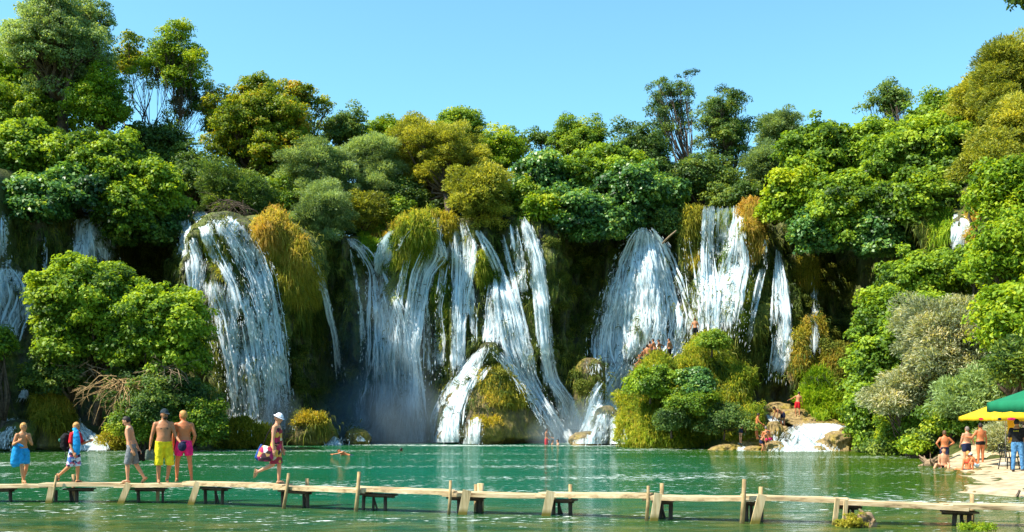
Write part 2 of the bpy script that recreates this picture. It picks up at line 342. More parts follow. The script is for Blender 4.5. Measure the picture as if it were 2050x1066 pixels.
for t in tt:
    z = -1.5+(Zt+1.5)*t
    d = 1.5*fbm(S/3.2, z/16, 0, 3, 3)+.9*np.abs(fbm(S/1.3, z/7, 4, 3, 9))*2+.75*fbm(S/.6, z/1.3, 2, 4, 21)-1.5*sstep(.08, .38, fbm(S/2.2, z/4.5, 7, 3, 33))+.5*np.abs(fbm(S/2.4, z/.9, 3, 3, 44))
    d = d+1.0*(1-t)**2                                  # foot of the wall
    py = HY-(z-CH)/Yc*F
    tn = 0*d
    for bx, by, rx, ry, a in BUMP: d = d+a*np.exp(-((pxs-bx)/rx)**2-((py-by)/ry)**2)
    for bx, by, rx, ry, a in GOLD: tn = tn+a*np.exp(-((pxs-bx)/rx)**2-((py-by)/ry)**2)
    d = d-1.0*np.clip((t-.93)/.07, 0, 1)**2             # rounded lip
    rows.append(np.stack([Xc+nx*d, Yc+ny*d, z], 1)); tints.append(tn)
last = d
for k, (b, dz) in enumerate([(.5, .15), (1.2, .25), (2.2, .35), (4, .5), (7, .8)]):
    dd = last*(1-min(1, b/4))-b
    rows.append(np.stack([Xc+nx*dd, Yc+ny*dd, Zt+dz+.25*fbm(S/1.5, b, 0, 3, 5)], 1)); tints.append(tn)
G = np.array(rows); nr, nc = G.shape[:2]
def gridfaces(nr, nc):
    i, j = np.meshgrid(np.arange(nr-1), np.arange(nc-1), indexing='ij'); a = (i*nc+j).ravel()
    return np.stack([a, a+1, a+nc+1, a+nc], 1)
cliffV = G.reshape(-1, 3); cliffF = gridfaces(nr, nc)
o = np_obj('cliff', cliffV, cliffF, M_cliff, tint=np.array(tints).ravel(), smooth=True); o['kind'] = 'structure'

def ax(lo, hi, st, far):
    a = list(np.arange(lo, hi+.01, st)); s = st
    while a[-1] < far: s *= 1.5; a.append(a[-1]+s)
    s = st
    while a[0] > -far: s *= 1.5; a.insert(0, a[0]-s)
    return np.array(a)
gx = ax(-50, 50, .6, 2500); gy = ax(-4, 130, .6, 2500)
GX, GY = np.meshgrid(gx, gy)
BANK = np.array([(13.2, 27.5), (12.7, 28.9), (14.3, 31), (16.1, 35), (17.6, 39), (18.3, 42), (18.8, 45), (20.6, 50), (21.6, 54), (20.6, 58), (19.6, 61), (21, 66), (24, 74)])
def H(x, y):
    z = -1.3+.2*fbm(x/3, y/3, 0, 3, 2)
    cy = np.interp(x, Xc[::4], Yc[::4]); ztop = np.interp(x, Xc[::4], Zt[::4])
    # right of the picture the wall bends towards the camera
    xb = np.interp(y, BANK[:, 1], BANK[:, 0], left=13, right=26)
    d = x-xb
    sand = .10*d+.06*fbm(x, y, 0, 3, 8)+np.clip(d-7, 0, 99)*.45
    hill = np.clip(d*.85, -2, 99)
    w = sstep(44, 50, y); bank = np.where(d > -4, (1-w)*sand+w*hill, -9)
    bank = np.where(y < 27.5, -.25*(27.5-y)+bank*np.clip(1-(27.5-y)/3, 0, 1), bank)
    z = np.maximum(z, np.minimum(bank, 14+.18*np.clip(x-26, 0, 60)+.22*np.clip(y-60, 0, 40)))
    shelf = 2.2*sstep(61.5, 72, y)*sstep(11, 14, x)*sstep(30, 26, x)-.6+.5*fbm(x/2, y/2, 0, 3, 7)
    z = np.maximum(z, np.where((y > 60) & (x > 11) & (x < 32), shelf, -9))
    isl = 2.2*np.exp(-((x+27)/8.5)**4-((y-70)/6.5)**4)-.7+.5*fbm(x/2, y/2, 0, 3, 6)
    z = np.maximum(z, isl)
    back = ztop-.6+.25*np.clip(np.abs(x)-22, 0, 40)*sstep(0, 14, y-cy)+.16*np.clip(y-cy, 0, 30)
    z = np.where(y > cy+2.5, np.maximum(z, back), z)
    z = np.where(y < 8, np.maximum(z, -1.3+.2*(8-y)), z)
    far = np.maximum(np.abs(x)-60, 0)
    return z+0*far
GZ = H(GX, GY)
o = np_obj('ground', np.stack([GX, GY, GZ], 2).reshape(-1, 3), gridfaces(len(gy), len(gx)), M_ground, smooth=True, tint=np.zeros(GX.size)); o['kind'] = 'structure'

M_sand = plain('pale_sand', (.36, .28, .17), .9, .2, 3, c2=(.52, .42, .28), bump=.03)
sx = np.linspace(10.5, 27, 90); sy = np.linspace(26.5, 47, 100); SX, SY = np.meshgrid(sx, sy)
SZ = H(SX, SY)+.02+.05*fbm(SX*1.5, SY*1.5, 0, 3, 3)
SX2 = SX
o = np_obj('sand_beach', np.stack([SX2, SY, SZ], 2).reshape(-1, 3), gridfaces(100, 90), M_sand, smooth=True); o['kind'] = 'structure'

wx = np.linspace(-75, 60, 40); wy = np.linspace(-3, 92, 40); WX, WY = np.meshgrid(wx, wy)
o = np_obj('water', np.stack([WX, WY, 0*WX], 2).reshape(-1, 3), gridfaces(40, 40), M_water); o['kind'] = 'structure'

# ------------------------------------------------------------------ rocks and mounds
SOLIDS = [(cliffV, cliffF)]
def rock(name, px, py_top, py_bot, wpx, Y, mat, label, seed, depth=1.0, cone=0, rough=.28, n=40, tint=.0, cat='rock', group=None, flat=0, kind=None):
    """boulder spanning the given photo rows, standing at distance Y"""
    zt = CH+(HY-py_top)/F*Y; zb = CH+(HY-py_bot)/F*Y; zb -= .35
    cx = (px-1025)/F*Y; rx = wpx/2/F*Y; ry = rx*depth; hh = zt-zb
    i, j = np.meshgrid(np.linspace(0, 1, n), np.linspace(0, 2*np.pi, 2*n, endpoint=False), indexing='ij')
    a = np.pi*i; r = np.sin(a)**(.75 if not cone else 1)
    h = (1-np.cos(a))/2                              # 0 bottom .. 1 top
    h = 1-h
    if cone: r = np.sin(a/2)**.9*(1-cone)+cone*(1-h)**.75; r = np.where(h < .12, r*np.sqrt(np.clip(h/.12, 0, 1)), r)
    x = r*np.cos(j); y = r*np.sin(j)
    nz = 1+rough*1.6*fbm(x*1.6+seed, y*1.6, h*2.2, 4, seed)+rough*.5*fbm(x*7, y*7+seed, h*7, 3, seed+5)
    x = cx+x*rx*nz; y = Y+ry*.6+y*ry*nz; z = zb+hh*(h+.12*rough*fbm(x*2, y*2, 0, 3, seed))
    V = np.stack([x, y, z], 2); m2 = 2*n
    ii, jj = np.meshgrid(np.arange(n-1), np.arange(m2), indexing='ij'); A = (ii*m2+jj).ravel(); B = (ii*m2+(jj+1) % m2).ravel()
    Fc = np.stack([A, A+m2, B+m2, B], 1)
    V = V.reshape(-1, 3); SOLIDS.append((V, Fc))
    off = (cx, Y+ry*.6, zb)
    o = np_obj(name, V, Fc, mat, off=off, smooth=True, tint=np.full(len(V), tint))
    if kind: o['kind'] = kind
    else: sub(o, label=label, category=cat, group=group)
    return o
rock('rocky_island', 985, 712, 889, 262, 75, M_rock, 'big cone shaped mossy rock splitting the central falls at the pool edge', 4, cone=.75, rough=.2, n=60, depth=.8, tint=-.05)
rock('boulder', 980, 684, 722, 44, 76.5, M_cliff, 'dark wet knob of rock on the tip of the cone shaped rock', 8, rough=.15)
rock('boulder', 968, 835, 892, 88, 73.6, M_rock, 'low mossy boulder in front of the cone shaped rock with small trickles', 9, rough=.2)
rock('boulder', 1182, 716, 822, 66, 77, M_rock, 'tall brown rounded boulder between the central falls and the wide fan fall', 11, rough=.16)
rock('boulder', 1178, 864, 893, 70, 71.6, M_gold, 'yellow boulder at the waterline left of the grassy mound', 12)
rock('boulder', 1216, 812, 890, 52, 73, M_rock, 'green mossy boulder between two small cascades beside the mound', 14, rough=.2)
rock('boulder', 612, 824, 893, 92, 71.5, M_rock, 'brown boulder with a golden moss cap below the left dark cliff', 15)
rock('boulder', 656, 862, 892, 40, 74, M_rock, 'small boulder beside the low splash right of the golden capped boulder', 16)
rock('boulder', 712, 858, 891, 56, 73.5, M_rock, 'low tan boulder at the misty foot of the cliff', 17)
rock('boulder', 483, 848, 897, 96, 66, M_rock, 'rounded boulder under a golden bush at the foot of the big left fall', 18, rough=.18)
rock('boulder', 100, 770, 902, 110, 63, M_rock, 'steep mossy boulder with hanging golden moss below the left fig bush', 19, rough=.25, cone=.4)
rock('boulder', 30, 840, 903, 80, 62, M_cliff, 'dark wet boulder at the left edge of the pool', 20)
rock('boulder', 225, 868, 902, 64, 62, M_rock, 'low golden boulder right of the small left cascade', 21)
# rocks around the right hand cascade
for k, (px, a, b, w, Y, lab) in enumerate([
 (1462, 890, 904, 60, 62.5, 'flat golden rock at the waterline below the standing bather in dark trunks'),
 (1480, 880, 897, 34, 64, 'small round golden rock under the feet of the standing bather'),
 (1505, 878, 900, 54, 63.5, 'sloping golden rock between the bathers by the cascade'),
 (1555, 884, 907, 42, 61, 'rounded golden rock at the left foot of the white cascade'),
 (1515, 893, 906, 44, 61.5, 'low golden rock the crouching bather leans over'),
 (1514, 828, 872, 36, 66, 'upright yellow mossy rock behind the bathers'),
 (1552, 842, 890, 34, 65, 'tilted yellow mossy rock left of the cascade top'),
 (1573, 852, 872, 22, 66, 'small rock under the stooping bather'),
 (1560, 806, 842, 60, 71, 'large pale golden rock above the cascade'),
 (1600, 818, 850, 90, 70, 'wide golden rock slope the climbing bather stands on'),
 (1640, 836, 862, 110, 68.5, 'long low golden rock behind the cascade'),
 (1692, 862, 907, 84, 60.5, 'big golden rock at the right foot of the cascade'),
 (1690, 856, 870, 20, 63, 'small brown stone on top of the cascade edge'),
 (1440, 894, 905, 40, 62.0, 'low golden rock farthest left at the waterline below the mound'),
 (1536, 866, 884, 26, 64.5, 'golden stone beside the back of the bather in pink shorts'),
 (1620, 800, 826, 50, 72.5, 'pale golden ledge under the bright grass hump'),
 (1640, 893, 907, 26, 60.3, 'small golden stone in the foam of the cascade')]):
    rock('boulder', px, a, b, w, Y, M_gold, lab, 30+k, rough=.45, n=40)
# the grassy mound with the bathers
rock('mound', 1424, 664, 898, 215, 69, M_moundm, None, 60, cone=.5, rough=.10, n=60, depth=1.0, kind='structure', tint=.1)
rock('mound', 1325, 706, 896, 190, 67, M_moundm, None, 61, cone=.5, rough=.10, n=60, depth=1.0, kind='structure', tint=.1)
rock('mound', 1484, 735, 898, 70, 67.8, M_moundm, None, 62, cone=.5, rough=.14, n=40, depth=1.0, kind='structure', tint=.1)
# golden tufa columns on the right wall
rock('tufa_column', 1628, 628, 775, 62, 76.5, M_gold, 'golden mossy tufa column dripping below the thin right hand trickle', 71, rough=.3, cat='tufa column')
rock('tufa_column', 1600, 660, 770, 40, 75.5, M_gold, 'lower golden tufa column left of the dripping one', 72, rough=.3, cat='tufa column')
rock('tufa_column', 1672, 690, 790, 50, 75.5, M_gold, 'golden tufa column above the right grass hump', 73, rough=.3, cat='tufa column')
rock('grass_hump', 1650, 735, 850, 116, 71, M_ground, 'rounded hump of bright grass right above the cascade', 74, rough=.2, cone=.5, cat='grass hump', tint=.2)

_b = np.cumsum([0]+[len(v) for v, f in SOLIDS])
BV = BVHTree.FromPolygons(np.concatenate([v for v, f in SOLIDS]).tolist(), np.concatenate([f+_b[i] for i, (v, f) in enumerate(SOLIDS)]).tolist())
CAM = Vector((0, 0, CH))
def hit(px, py):
    d = Vector(((px-1025)/F, 1, (HY-py)/F)).normalized(); r = BV.ray_cast(CAM, d)
    return (r[0], r[1]) if r[0] is not None else (None, None)

# ------------------------------------------------------------------ waterfalls
FALLROWS = []
def fall(rows_, dens, label, seed, off=.35, spray=1.0, thick=.0, name='waterfall', cat='waterfall', group=None):
    rng = np.random.default_rng(seed)
    rows_ = np.array(rows_, float); FALLROWS.append(rows_); py0, py1 = rows_[0, 0], rows_[-1, 0]
    m = max(8, int((py1-py0)/6)); pys = np.linspace(py0, py1, m)
    l = smooth1(np.interp(pys, rows_[:, 0], rows_[:, 1]), 4); r = smooth1(np.interp(pys, rows_[:, 0], rows_[:, 2]), 4)
    cc = (l+r)/2; l = cc+(l-cc)*1.14; r = cc+(r-cc)*1.14
    n = max(5, int(np.max(r-l)/5)+2)
    P = np.zeros((m, n)); PX = np.zeros((m, n))
    lastY = 80
    for i in range(m):
        for j in range(n):
            px = l[i]+(r[i]-l[i])*j/(n-1); h, _ = hit(px, pys[i]); Y = h.y if h is not None else lastY
            P[i, j] = Y; lastY = Y; PX[i, j] = px
    P[0] = P[0]*.5+P[1]*.5
    if rows_.shape[1] == 4: P[:] = np.interp(pys, rows_[:, 0], rows_[:, 3])[:, None]+.25*noise(PX/14, PX*0+pys[:, None]/9, 0, seed); P0 = P.copy()
    # water cannot move back under itself: keep the nearest distance reached so far, relax it
    for i in range(1, m):
        P[i] = np.minimum(P[i], P[i-1]+.25)
    for _ in range(6):
        Q = np.pad(P, 1, mode='edge'); P = (Q[:-2, 1:-1]+Q[2:, 1:-1]+Q[1:-1, :-2]+Q[1:-1, 2:]+2*P)/6
    if rows_.shape[1] == 4: P = P0
    Vs = []; Fs = []; T = []; UV = []; MI = []; base = 0
    PYg = np.repeat(pys[:, None], n, 1)
    e = np.minimum(np.arange(n), np.arange(n)[::-1])/(n-1)*2
    for layer in range(2):
        Y = P-off-layer*.3+.12*rng.standard_normal((m, n))*.4
        X = (PX-1025)/F*Y; Z = CH+(HY-PYg)/F*Y
        X = X+.10*rng.standard_normal((m, n))*(.4 if n > 6 else .25)
        Vs.append(np.stack([X, Y, Z], 2).reshape(-1, 3)); Fs.append(gridfaces(m, n)+base); base += m*n
        UV.append(np.stack([X+seed*7+layer*31, Z], 2).reshape(-1, 2))
        edge = -.30*np.clip(1-e*2.2, 0, 1)[None, :]+.05*rng.standard_normal(n)[None, :]
        vv = np.linspace(0, 1, m)[:, None]
        T.append((edge+(-.04 if layer else 0.03)-.3*np.clip((.05-vv)/.05, 0, 1)-(.6*np.clip((vv-.86)/.14, 0, 1) if py1 < 860 else 0)+0*PX).ravel())
    V = np.concatenate(Vs); Fc = np.concatenate(Fs); T = np.concatenate(T); UV = np.concatenate(UV); mi = np.zeros(len(Fc), int)
    # loose strands and drops flying off in front of the sheet
    area = float(np.sum(r-l)*(pys[1]-pys[0])); k = int(area/60*spray)
    if k > 0:
        u = rng.random(k); u = .5+(u-.5)*1.12; t = rng.random(k)**.8
        ii = np.clip((t*(m-1)), 0, m-1.001); i0 = ii.astype(int); f = ii-i0
        jj = np.clip(u, 0, 1)*(n-1); j0 = np.clip(jj, 0, n-1.001).astype(int)
        Yp = P[i0, j0]*(1-f)+P[np.minimum(i0+1, m-1), j0]*f-off-.3-rng.random(k)*.9*(.3+t)
        lp = l[i0]*(1-f)+l[np.minimum(i0+1, m-1)]*f; rp = r[i0]*(1-f)+r[np.minimum(i0+1, m-1)]*f
        px = lp+(rp-lp)*u; py = pys[i0]*(1-f)+pys[np.minimum(i0+1, m-1)]*f
        # follow the fall's own slant
        sl_ = np.gradient(lp*0+0) if False else (l[np.minimum(i0+1, m-1)]*(1-u)+r[np.minimum(i0+1, m-1)]*u-l[i0]*(1-u)-r[i0]*u)/(pys[1]-pys[0])
        X = (px-1025)/F*Yp; Z = CH+(HY-py)/F*Yp
        ln = rng.random(k)**3*.4+.04; wd_ = rng.random(k)*.016+.010
        dx = sl_*ln
        C = np.stack([X, Yp, Z], 1)
        tip = C+np.stack([dx, -.05*ln, -ln], 1); side = np.stack([wd_, 0*wd_, 0*wd_], 1)
        mid = (C+tip)/2
        q = np.stack([C, mid+side, tip, mid-side], 1).reshape(-1, 3)
        V = np.concatenate([V, q]); ff = np.arange(k*4).reshape(-1, 4)+base
        Fc = np.concatenate([Fc, ff]); T = np.concatenate([T, np.zeros(k*4)]); UV = np.concatenate([UV, np.zeros((k*4, 2))]); mi = np.concatenate([mi, np.ones(k, int)])
    # bright ropes of water running down in front of the veil
    wm = float(np.mean((r-l)/F*P.mean(1))); hm = (pys[-1]-pys[0])/F*P.mean(); nb = int(wm*hm/{'thick': .95, 'mid': 1.8, 'thin': 4, 'veil': 7}[dens])+1
    for q in range(nb):
        Ln = rng.uniform(.25, .7); t0 = rng.uniform(-.1, max(.02, 1-Ln*.8)); t1 = min(1, t0+Ln); t0 = max(0, t0); kk = max(5, int((t1-t0)*m)); u0 = rng.uniform(.04, .96); du = rng.normal()*.05; w_ = rng.uniform(.035, .14)*(1+.4*(dens == 'thick'))
        tq = np.linspace(t0, t1, kk); ii = np.clip(tq*(m-1), 0, m-1.001); i0 = ii.astype(int); f = ii-i0; i1 = np.minimum(i0+1, m-1)
        u = np.clip(u0+du*(tq-t0)/max(Ln, .1)+.012*np.cumsum(rng.standard_normal(kk))*.5, 0, 1); j0 = np.clip(u*(n-1), 0, n-1).astype(int)
        Yp = P[i0, j0]*(1-f)+P[i1, j0]*f-off-.42-.25*rng.random(); lp = l[i0]*(1-f)+l[i1]*f; rp = r[i0]*(1-f)+r[i1]*f
        px = lp+(rp-lp)*u; py = pys[i0]*(1-f)+pys[i1]*f; X = (px-1025)/F*Yp; Z_ = CH+(HY-py)/F*Yp; s_ = np.linspace(0, 1, kk); ww = w_*(.35+s_)*(1-.6*s_**6)
        V3_ = np.stack([np.stack([X+k3*ww, Yp+.05*abs(k3), Z_], 1) for k3 in (-1, 0, 1)], 1).reshape(-1, 3); b0 = len(V)
        V = np.concatenate([V, V3_]); gf = gridfaces(kk, 3)+b0; Fc = np.concatenate([Fc, gf]); mi = np.concatenate([mi, np.full(len(gf), 2)])
        te = -.35*np.clip((.12-s_)/.12, 0, 1)-.5*np.clip((s_-.7)/.3, 0, 1); T = np.concatenate([T, np.stack([te-.32, te+.12, te-.32], 1).ravel()])
        uu = rng.uniform(0, 90); UV = np.concatenate([UV, np.stack([np.stack([uu+k3*ww, Z_], 1) for k3 in (-1, 0, 1)], 1).reshape(-1, 2)])
    off_ = V[:m*n].mean(0)
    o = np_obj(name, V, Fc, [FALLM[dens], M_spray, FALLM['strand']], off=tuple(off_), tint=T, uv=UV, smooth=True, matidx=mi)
    return sub(o, label=label, category=cat, group=group)
fall([(420, 2, 16), (480, 0, 18), (550, -4, 26)], 'mid', 'narrow upper strand feeding the shaded blue waterfall at the left edge', 45)
fall([(536, -30, 34), (560, -40, 62), (600, -40, 82), (640, -40, 50), (690, -40, 30)], 'mid', 'shaded blue waterfall at the left edge of the picture', 1)
fall([(413, 158, 196), (440, 152, 212), (480, 150, 226), (530, 158, 238)], 'mid', 'short blue waterfall showing above the left fig bush', 2)
fall([(470, 86, 94), (560, 84, 92)], 'thin', 'faint trickle in the dark between the two far left falls', 3)
fall([(440, 362, 378), (480, 356, 392), (520, 362, 412), (560, 372, 408), (610, 380, 396)], 'thick', 'small blue fall at the left shoulder of the big left waterfall', 4)
fall([(424, 384, 412), (470, 402, 430), (520, 425, 455), (580, 460, 485), (650, 470, 500)], 'mid', 'white ribbon along the left side of the big left waterfall', 5)
fall([(424, 405, 452), (450, 428, 490), (500, 462, 528), (560, 492, 552), (620, 510, 562), (700, 520, 574), (780, 530, 580), (860, 520, 586)], 'mid', 'big white waterfall arching down left of the golden grass bulge', 6, spray=2)
fall([(560, 390, 500), (640, 420, 530), (720, 436, 545), (800, 445, 560), (868, 448, 580)], 'thin', 'broad blue veil under the big left waterfall', 7)
fall([(495, 598, 612), (540, 626, 642), (600, 646, 660), (680, 664, 678), (760, 668, 690)], 'mid', 'single thin strand running down the dark recess', 8)
fall([(478, 692, 712), (500, 712, 745), (540, 738, 768), (600, 738, 800), (660, 735, 822), (760, 730, 838), (884, 700, 850)], 'mid', 'wide blue waterfall fading into mist left of the centre', 9, spray=1.5)
fall([(455, 790, 830), (475, 768, 808), (500, 756, 800), (530, 752, 778), (560, 750, 770)], 'thick', 'short foaming overflow beside the green tuft', 10)
fall([(436, 862, 888), (480, 858, 882), (515, 838, 900), (545, 825, 868), (620, 815, 848), (700, 810, 838), (800, 806, 850), (886, 800, 860)], 'thick', 'bright waterfall pouring from the notch right of the round green tuft', 11)
fall([(530, 880, 900), (620, 872, 884), (680, 866, 892), (760, 862, 890)], 'thin', 'thin veil beside the narrow mossy rib', 12)
fall([(445, 905, 932), (490, 900, 952), (540, 900, 950), (600, 905, 935), (680, 905, 930), (770, 900, 930)], 'thick', 'white waterfall with a broad head in the middle of the wall', 13)
fall([(560, 925, 948), (620, 936, 956), (690, 946, 956)], 'mid', 'side strand splitting off the broad headed fall', 14)
fall([(462, 950, 962), (500, 968, 990), (545, 988, 1010), (590, 985, 1028), (640, 990, 1045), (700, 1000, 1056), (740, 1020, 1066), (790, 1048, 1090), (840, 1080, 1124), (888, 1100, 1152)], 'thick', 'tallest central waterfall running diagonally down to the pool', 15, spray=2.2)
fall([(560, 975, 1000), (620, 968, 1000), (700, 968, 1002)], 'mid', 'pale curtain left of the diagonal central fall', 16)
fall([(434, 1038, 1052), (470, 1044, 1074), (520, 1058, 1088), (600, 1068, 1100), (700, 1078, 1106), (760, 1086, 1116), (800, 1112, 1150), (860, 1132, 1172)], 'thick', 'slim bluish waterfall right of the diagonal central fall', 17)
fall([(450, 1018, 1036), (520, 1028, 1050), (600, 1040, 1060)], 'thin', 'thin veil left of the slim bluish waterfall', 18)
fall([(692, 962, 986), (730, 930, 966), (780, 890, 940), (830, 868, 925), (886, 862, 920)], 'thick', 'cascade sliding left off the cone shaped rock', 19, off=.25)
fall([(700, 980, 1004), (740, 1010, 1040), (790, 1045, 1075)], 'thick', 'cascade sliding right off the tip of the cone shaped rock', 20, off=.25)
fall([(835, 934, 968), (889, 922, 962)], 'thin', 'small trickles over the low boulder before the cone shaped rock', 21, off=.15)
fall([(500, 812, 826), (600, 790, 806), (720, 768, 790), (860, 760, 800)], 'mid', 'inner strand feeding the wide blue waterfall from the right', 50)
fall([(470, 1000, 1010), (560, 1022, 1034), (680, 1048, 1062), (760, 1066, 1078)], 'mid', 'thin strand between the diagonal central fall and the slim bluish waterfall', 51)
fall([(520, 838, 850), (640, 848, 862), (770, 846, 866)], 'thin', 'faint strand in the dark just right of the notch fall', 52)
fall([(500, 700, 706), (600, 716, 724), (700, 722, 734)], 'thin', 'faint strand at the left edge of the wide blue waterfall', 53)
fall([(730, 980, 992), (800, 900, 930), (880, 880, 915)], 'thin', 'second thin sheet sliding over the left flank of the cone shaped rock', 54, off=.3)
fall([(456, 1278, 1306), (480, 1258, 1326), (520, 1240, 1345), (580, 1222, 1362), (640, 1205, 1380), (700, 1192, 1372), (748, 1196, 1330)], 'thick', 'wide fan shaped waterfall left of the double fall', 22, spray=1.8)
fall([(560, 1222, 1262), (640, 1205, 1250), (700, 1192, 1250), (745, 1208, 1262)], 'mid', 'left skirt of the wide fan shaped waterfall', 23, off=.8)
fall([(722, 1232, 1280), (760, 1202, 1262), (800, 1180, 1250), (840, 1172, 1235), (889, 1150, 1215)], 'thick', 'foaming cascade running down left of the grassy mound', 24, spray=2)
fall([(818, 1228, 1252), (889, 1224, 1254)], 'thick', 'short white spout against the left foot of the mound', 25)
fall([(412, 1408, 1432), (460, 1404, 1428), (520, 1400, 1430), (600, 1396, 1440), (690, 1394, 1440)], 'thick', 'left stream of the bright double fall above the mound', 26, spray=1.5)
fall([(412, 1432, 1482), (470, 1430, 1470), (530, 1425, 1465)], 'thin', 'thin curtain between the two streams of the double fall', 27)
fall([(412, 1468, 1486), (470, 1466, 1492), (520, 1450, 1508), (580, 1432, 1494), (680, 1425, 1480)], 'thick', 'right stream of the bright double fall spreading over the mound', 28, spray=1.5)
fall([(460, 1358, 1378), (540, 1372, 1392), (640, 1385, 1400)], 'thin', 'thin strands between the fan fall and the double fall', 29)
fall([(532, 1520, 1536), (570, 1508, 1526), (630, 1498, 1512), (705, 1488, 1500)], 'mid', 'narrow strand curving down right of the double fall', 30)
fall([(478, 1528, 1538), (535, 1526, 1536)], 'thin', 'short thin trickle under the dry grass tuft', 31)
fall([(500, 1552, 1562), (560, 1548, 1576), (620, 1546, 1584), (680, 1545, 1586), (768, 1534, 1570)], 'thick', 'slender white waterfall left of the golden tufa columns', 32)
fall([(552, 1626, 1638), (640, 1624, 1638), (720, 1622, 1640)], 'mid', 'single dripping trickle over the golden tufa column', 33)
fall([(400, 1936, 1950), (440, 1924, 1946), (480, 1908, 1938), (506, 1898, 1934)], 'thick', 'small waterfall in the gap high on the right bank', 34)
fall([(405, 1910, 1920), (490, 1902, 1916)], 'mid', 'thin bluish strand left of the high right waterfall', 35)
fall([(770, 50, 66), (800, 36, 56)], 'thick', 'tiny spill under the left fig bush', 37, spray=5)
fall([(832, 8, 34), (898, -6, 22)], 'mid', 'small blue spill at the left pool edge', 38, spray=4)
fall([(846, 1606, 1676, 69), (853, 1590, 1708, 66.5), (862, 1584, 1700, 65.5), (872, 1576, 1690, 64), (882, 1572, 1672, 62.6), (895, 1566, 1662, 61.2), (905, 1550, 1664, 60.2)], 'thick', 'wide white cascade foaming into the pool on the right', 40, off=.1, spray=6, name='cascade', cat='cascade')
fall([(829, 139, 153, 65), (845, 146, 162, 64.5), (862, 156, 172, 64), (872, 160, 208, 63.2), (884, 164, 214, 62.5), (902, 160, 214, 60.8)], 'thick', 'white cascade tumbling between the boulders under the left fig bush', 41, off=.1, spray=5, name='cascade', cat='cascade')
fall([(869, 644, 664, 74), (880, 648, 676, 73), (892, 650, 686, 72)], 'thick', 'small white splash between two boulders at the foot of the dark cliff', 42, off=.1, spray=4, name='cascade', cat='cascade')
fall([(876, 1480, 1486, 66), (903, 1476, 1492, 61.5)], 'thick', 'tiny white rill between the golden rocks', 43, off=.05, spray=2, name='cascade', cat='cascade')
fall([(826, 1530, 1552, 70), (846, 1540, 1570, 67), (872, 1548, 1556, 65), (900, 1536, 1552, 62)], 'mid', 'narrow rill coming down behind the stooping bather', 44, off=.05, spray=2, name='cascade', cat='cascade')
# ------------------------------------------------------------------ foliage
def unit(a): return a/np.maximum(np.linalg.norm(a, axis=-1, keepdims=True), 1e-9)
def rdir(n, rng): return unit(rng.standard_normal((n, 3)))
def leafquads(P, Nn, size, aspect, rng, axis=None, droop=0.0):
    """one bent rhombic leaf of four vertices per point"""
    n = len(P)
    A = axis if axis is not None else rng.standard_normal((n, 3))
    A = A-Nn*np.sum(A*Nn, 1, keepdims=True); A = unit(A); B = np.cross(Nn, A)
    s = (size*(.65+.7*rng.random(n)))[:, None] if np.isscalar(size) else size[:, None]
    w = s*aspect*.5
    mid = P+Nn*s*.10
    return np.stack([P-A*s*.5, mid-B*w, P+A*s*.5+np.array([0, 0, -1])*s*droop, mid+B*w], 1).reshape(-1, 3)
SPEC = {  # leaf length, width ratio, leaves per m2 of clump, upward bias, clump radius, hang
 'fig':    dict(s=0.246, a=.80, den=30, up=.5, sub=.62),
 'figblue': dict(s=0.262, a=.80, den=30, up=.5, sub=.66),
 'oak':    dict(s=0.213, a=.7, den=30, up=.4, sub=.55),
 'green':  dict(s=0.213, a=.65, den=30, up=.5, sub=.55),
 'dark':   dict(s=0.197, a=.65, den=33, up=.4, sub=.55),
 'lime':   dict(s=0.213, a=.6, den=30, up=.4, sub=.55),
 'olive':  dict(s=0.230, a=.34, den=51, up=.2, sub=.6, radial=1),
 'willow': dict(s=0.279, a=.22, den=66, up=.2, sub=.7, radial=1),
 'silver': dict(s=0.246, a=.26, den=69, up=.2, sub=.7, radial=1),
}
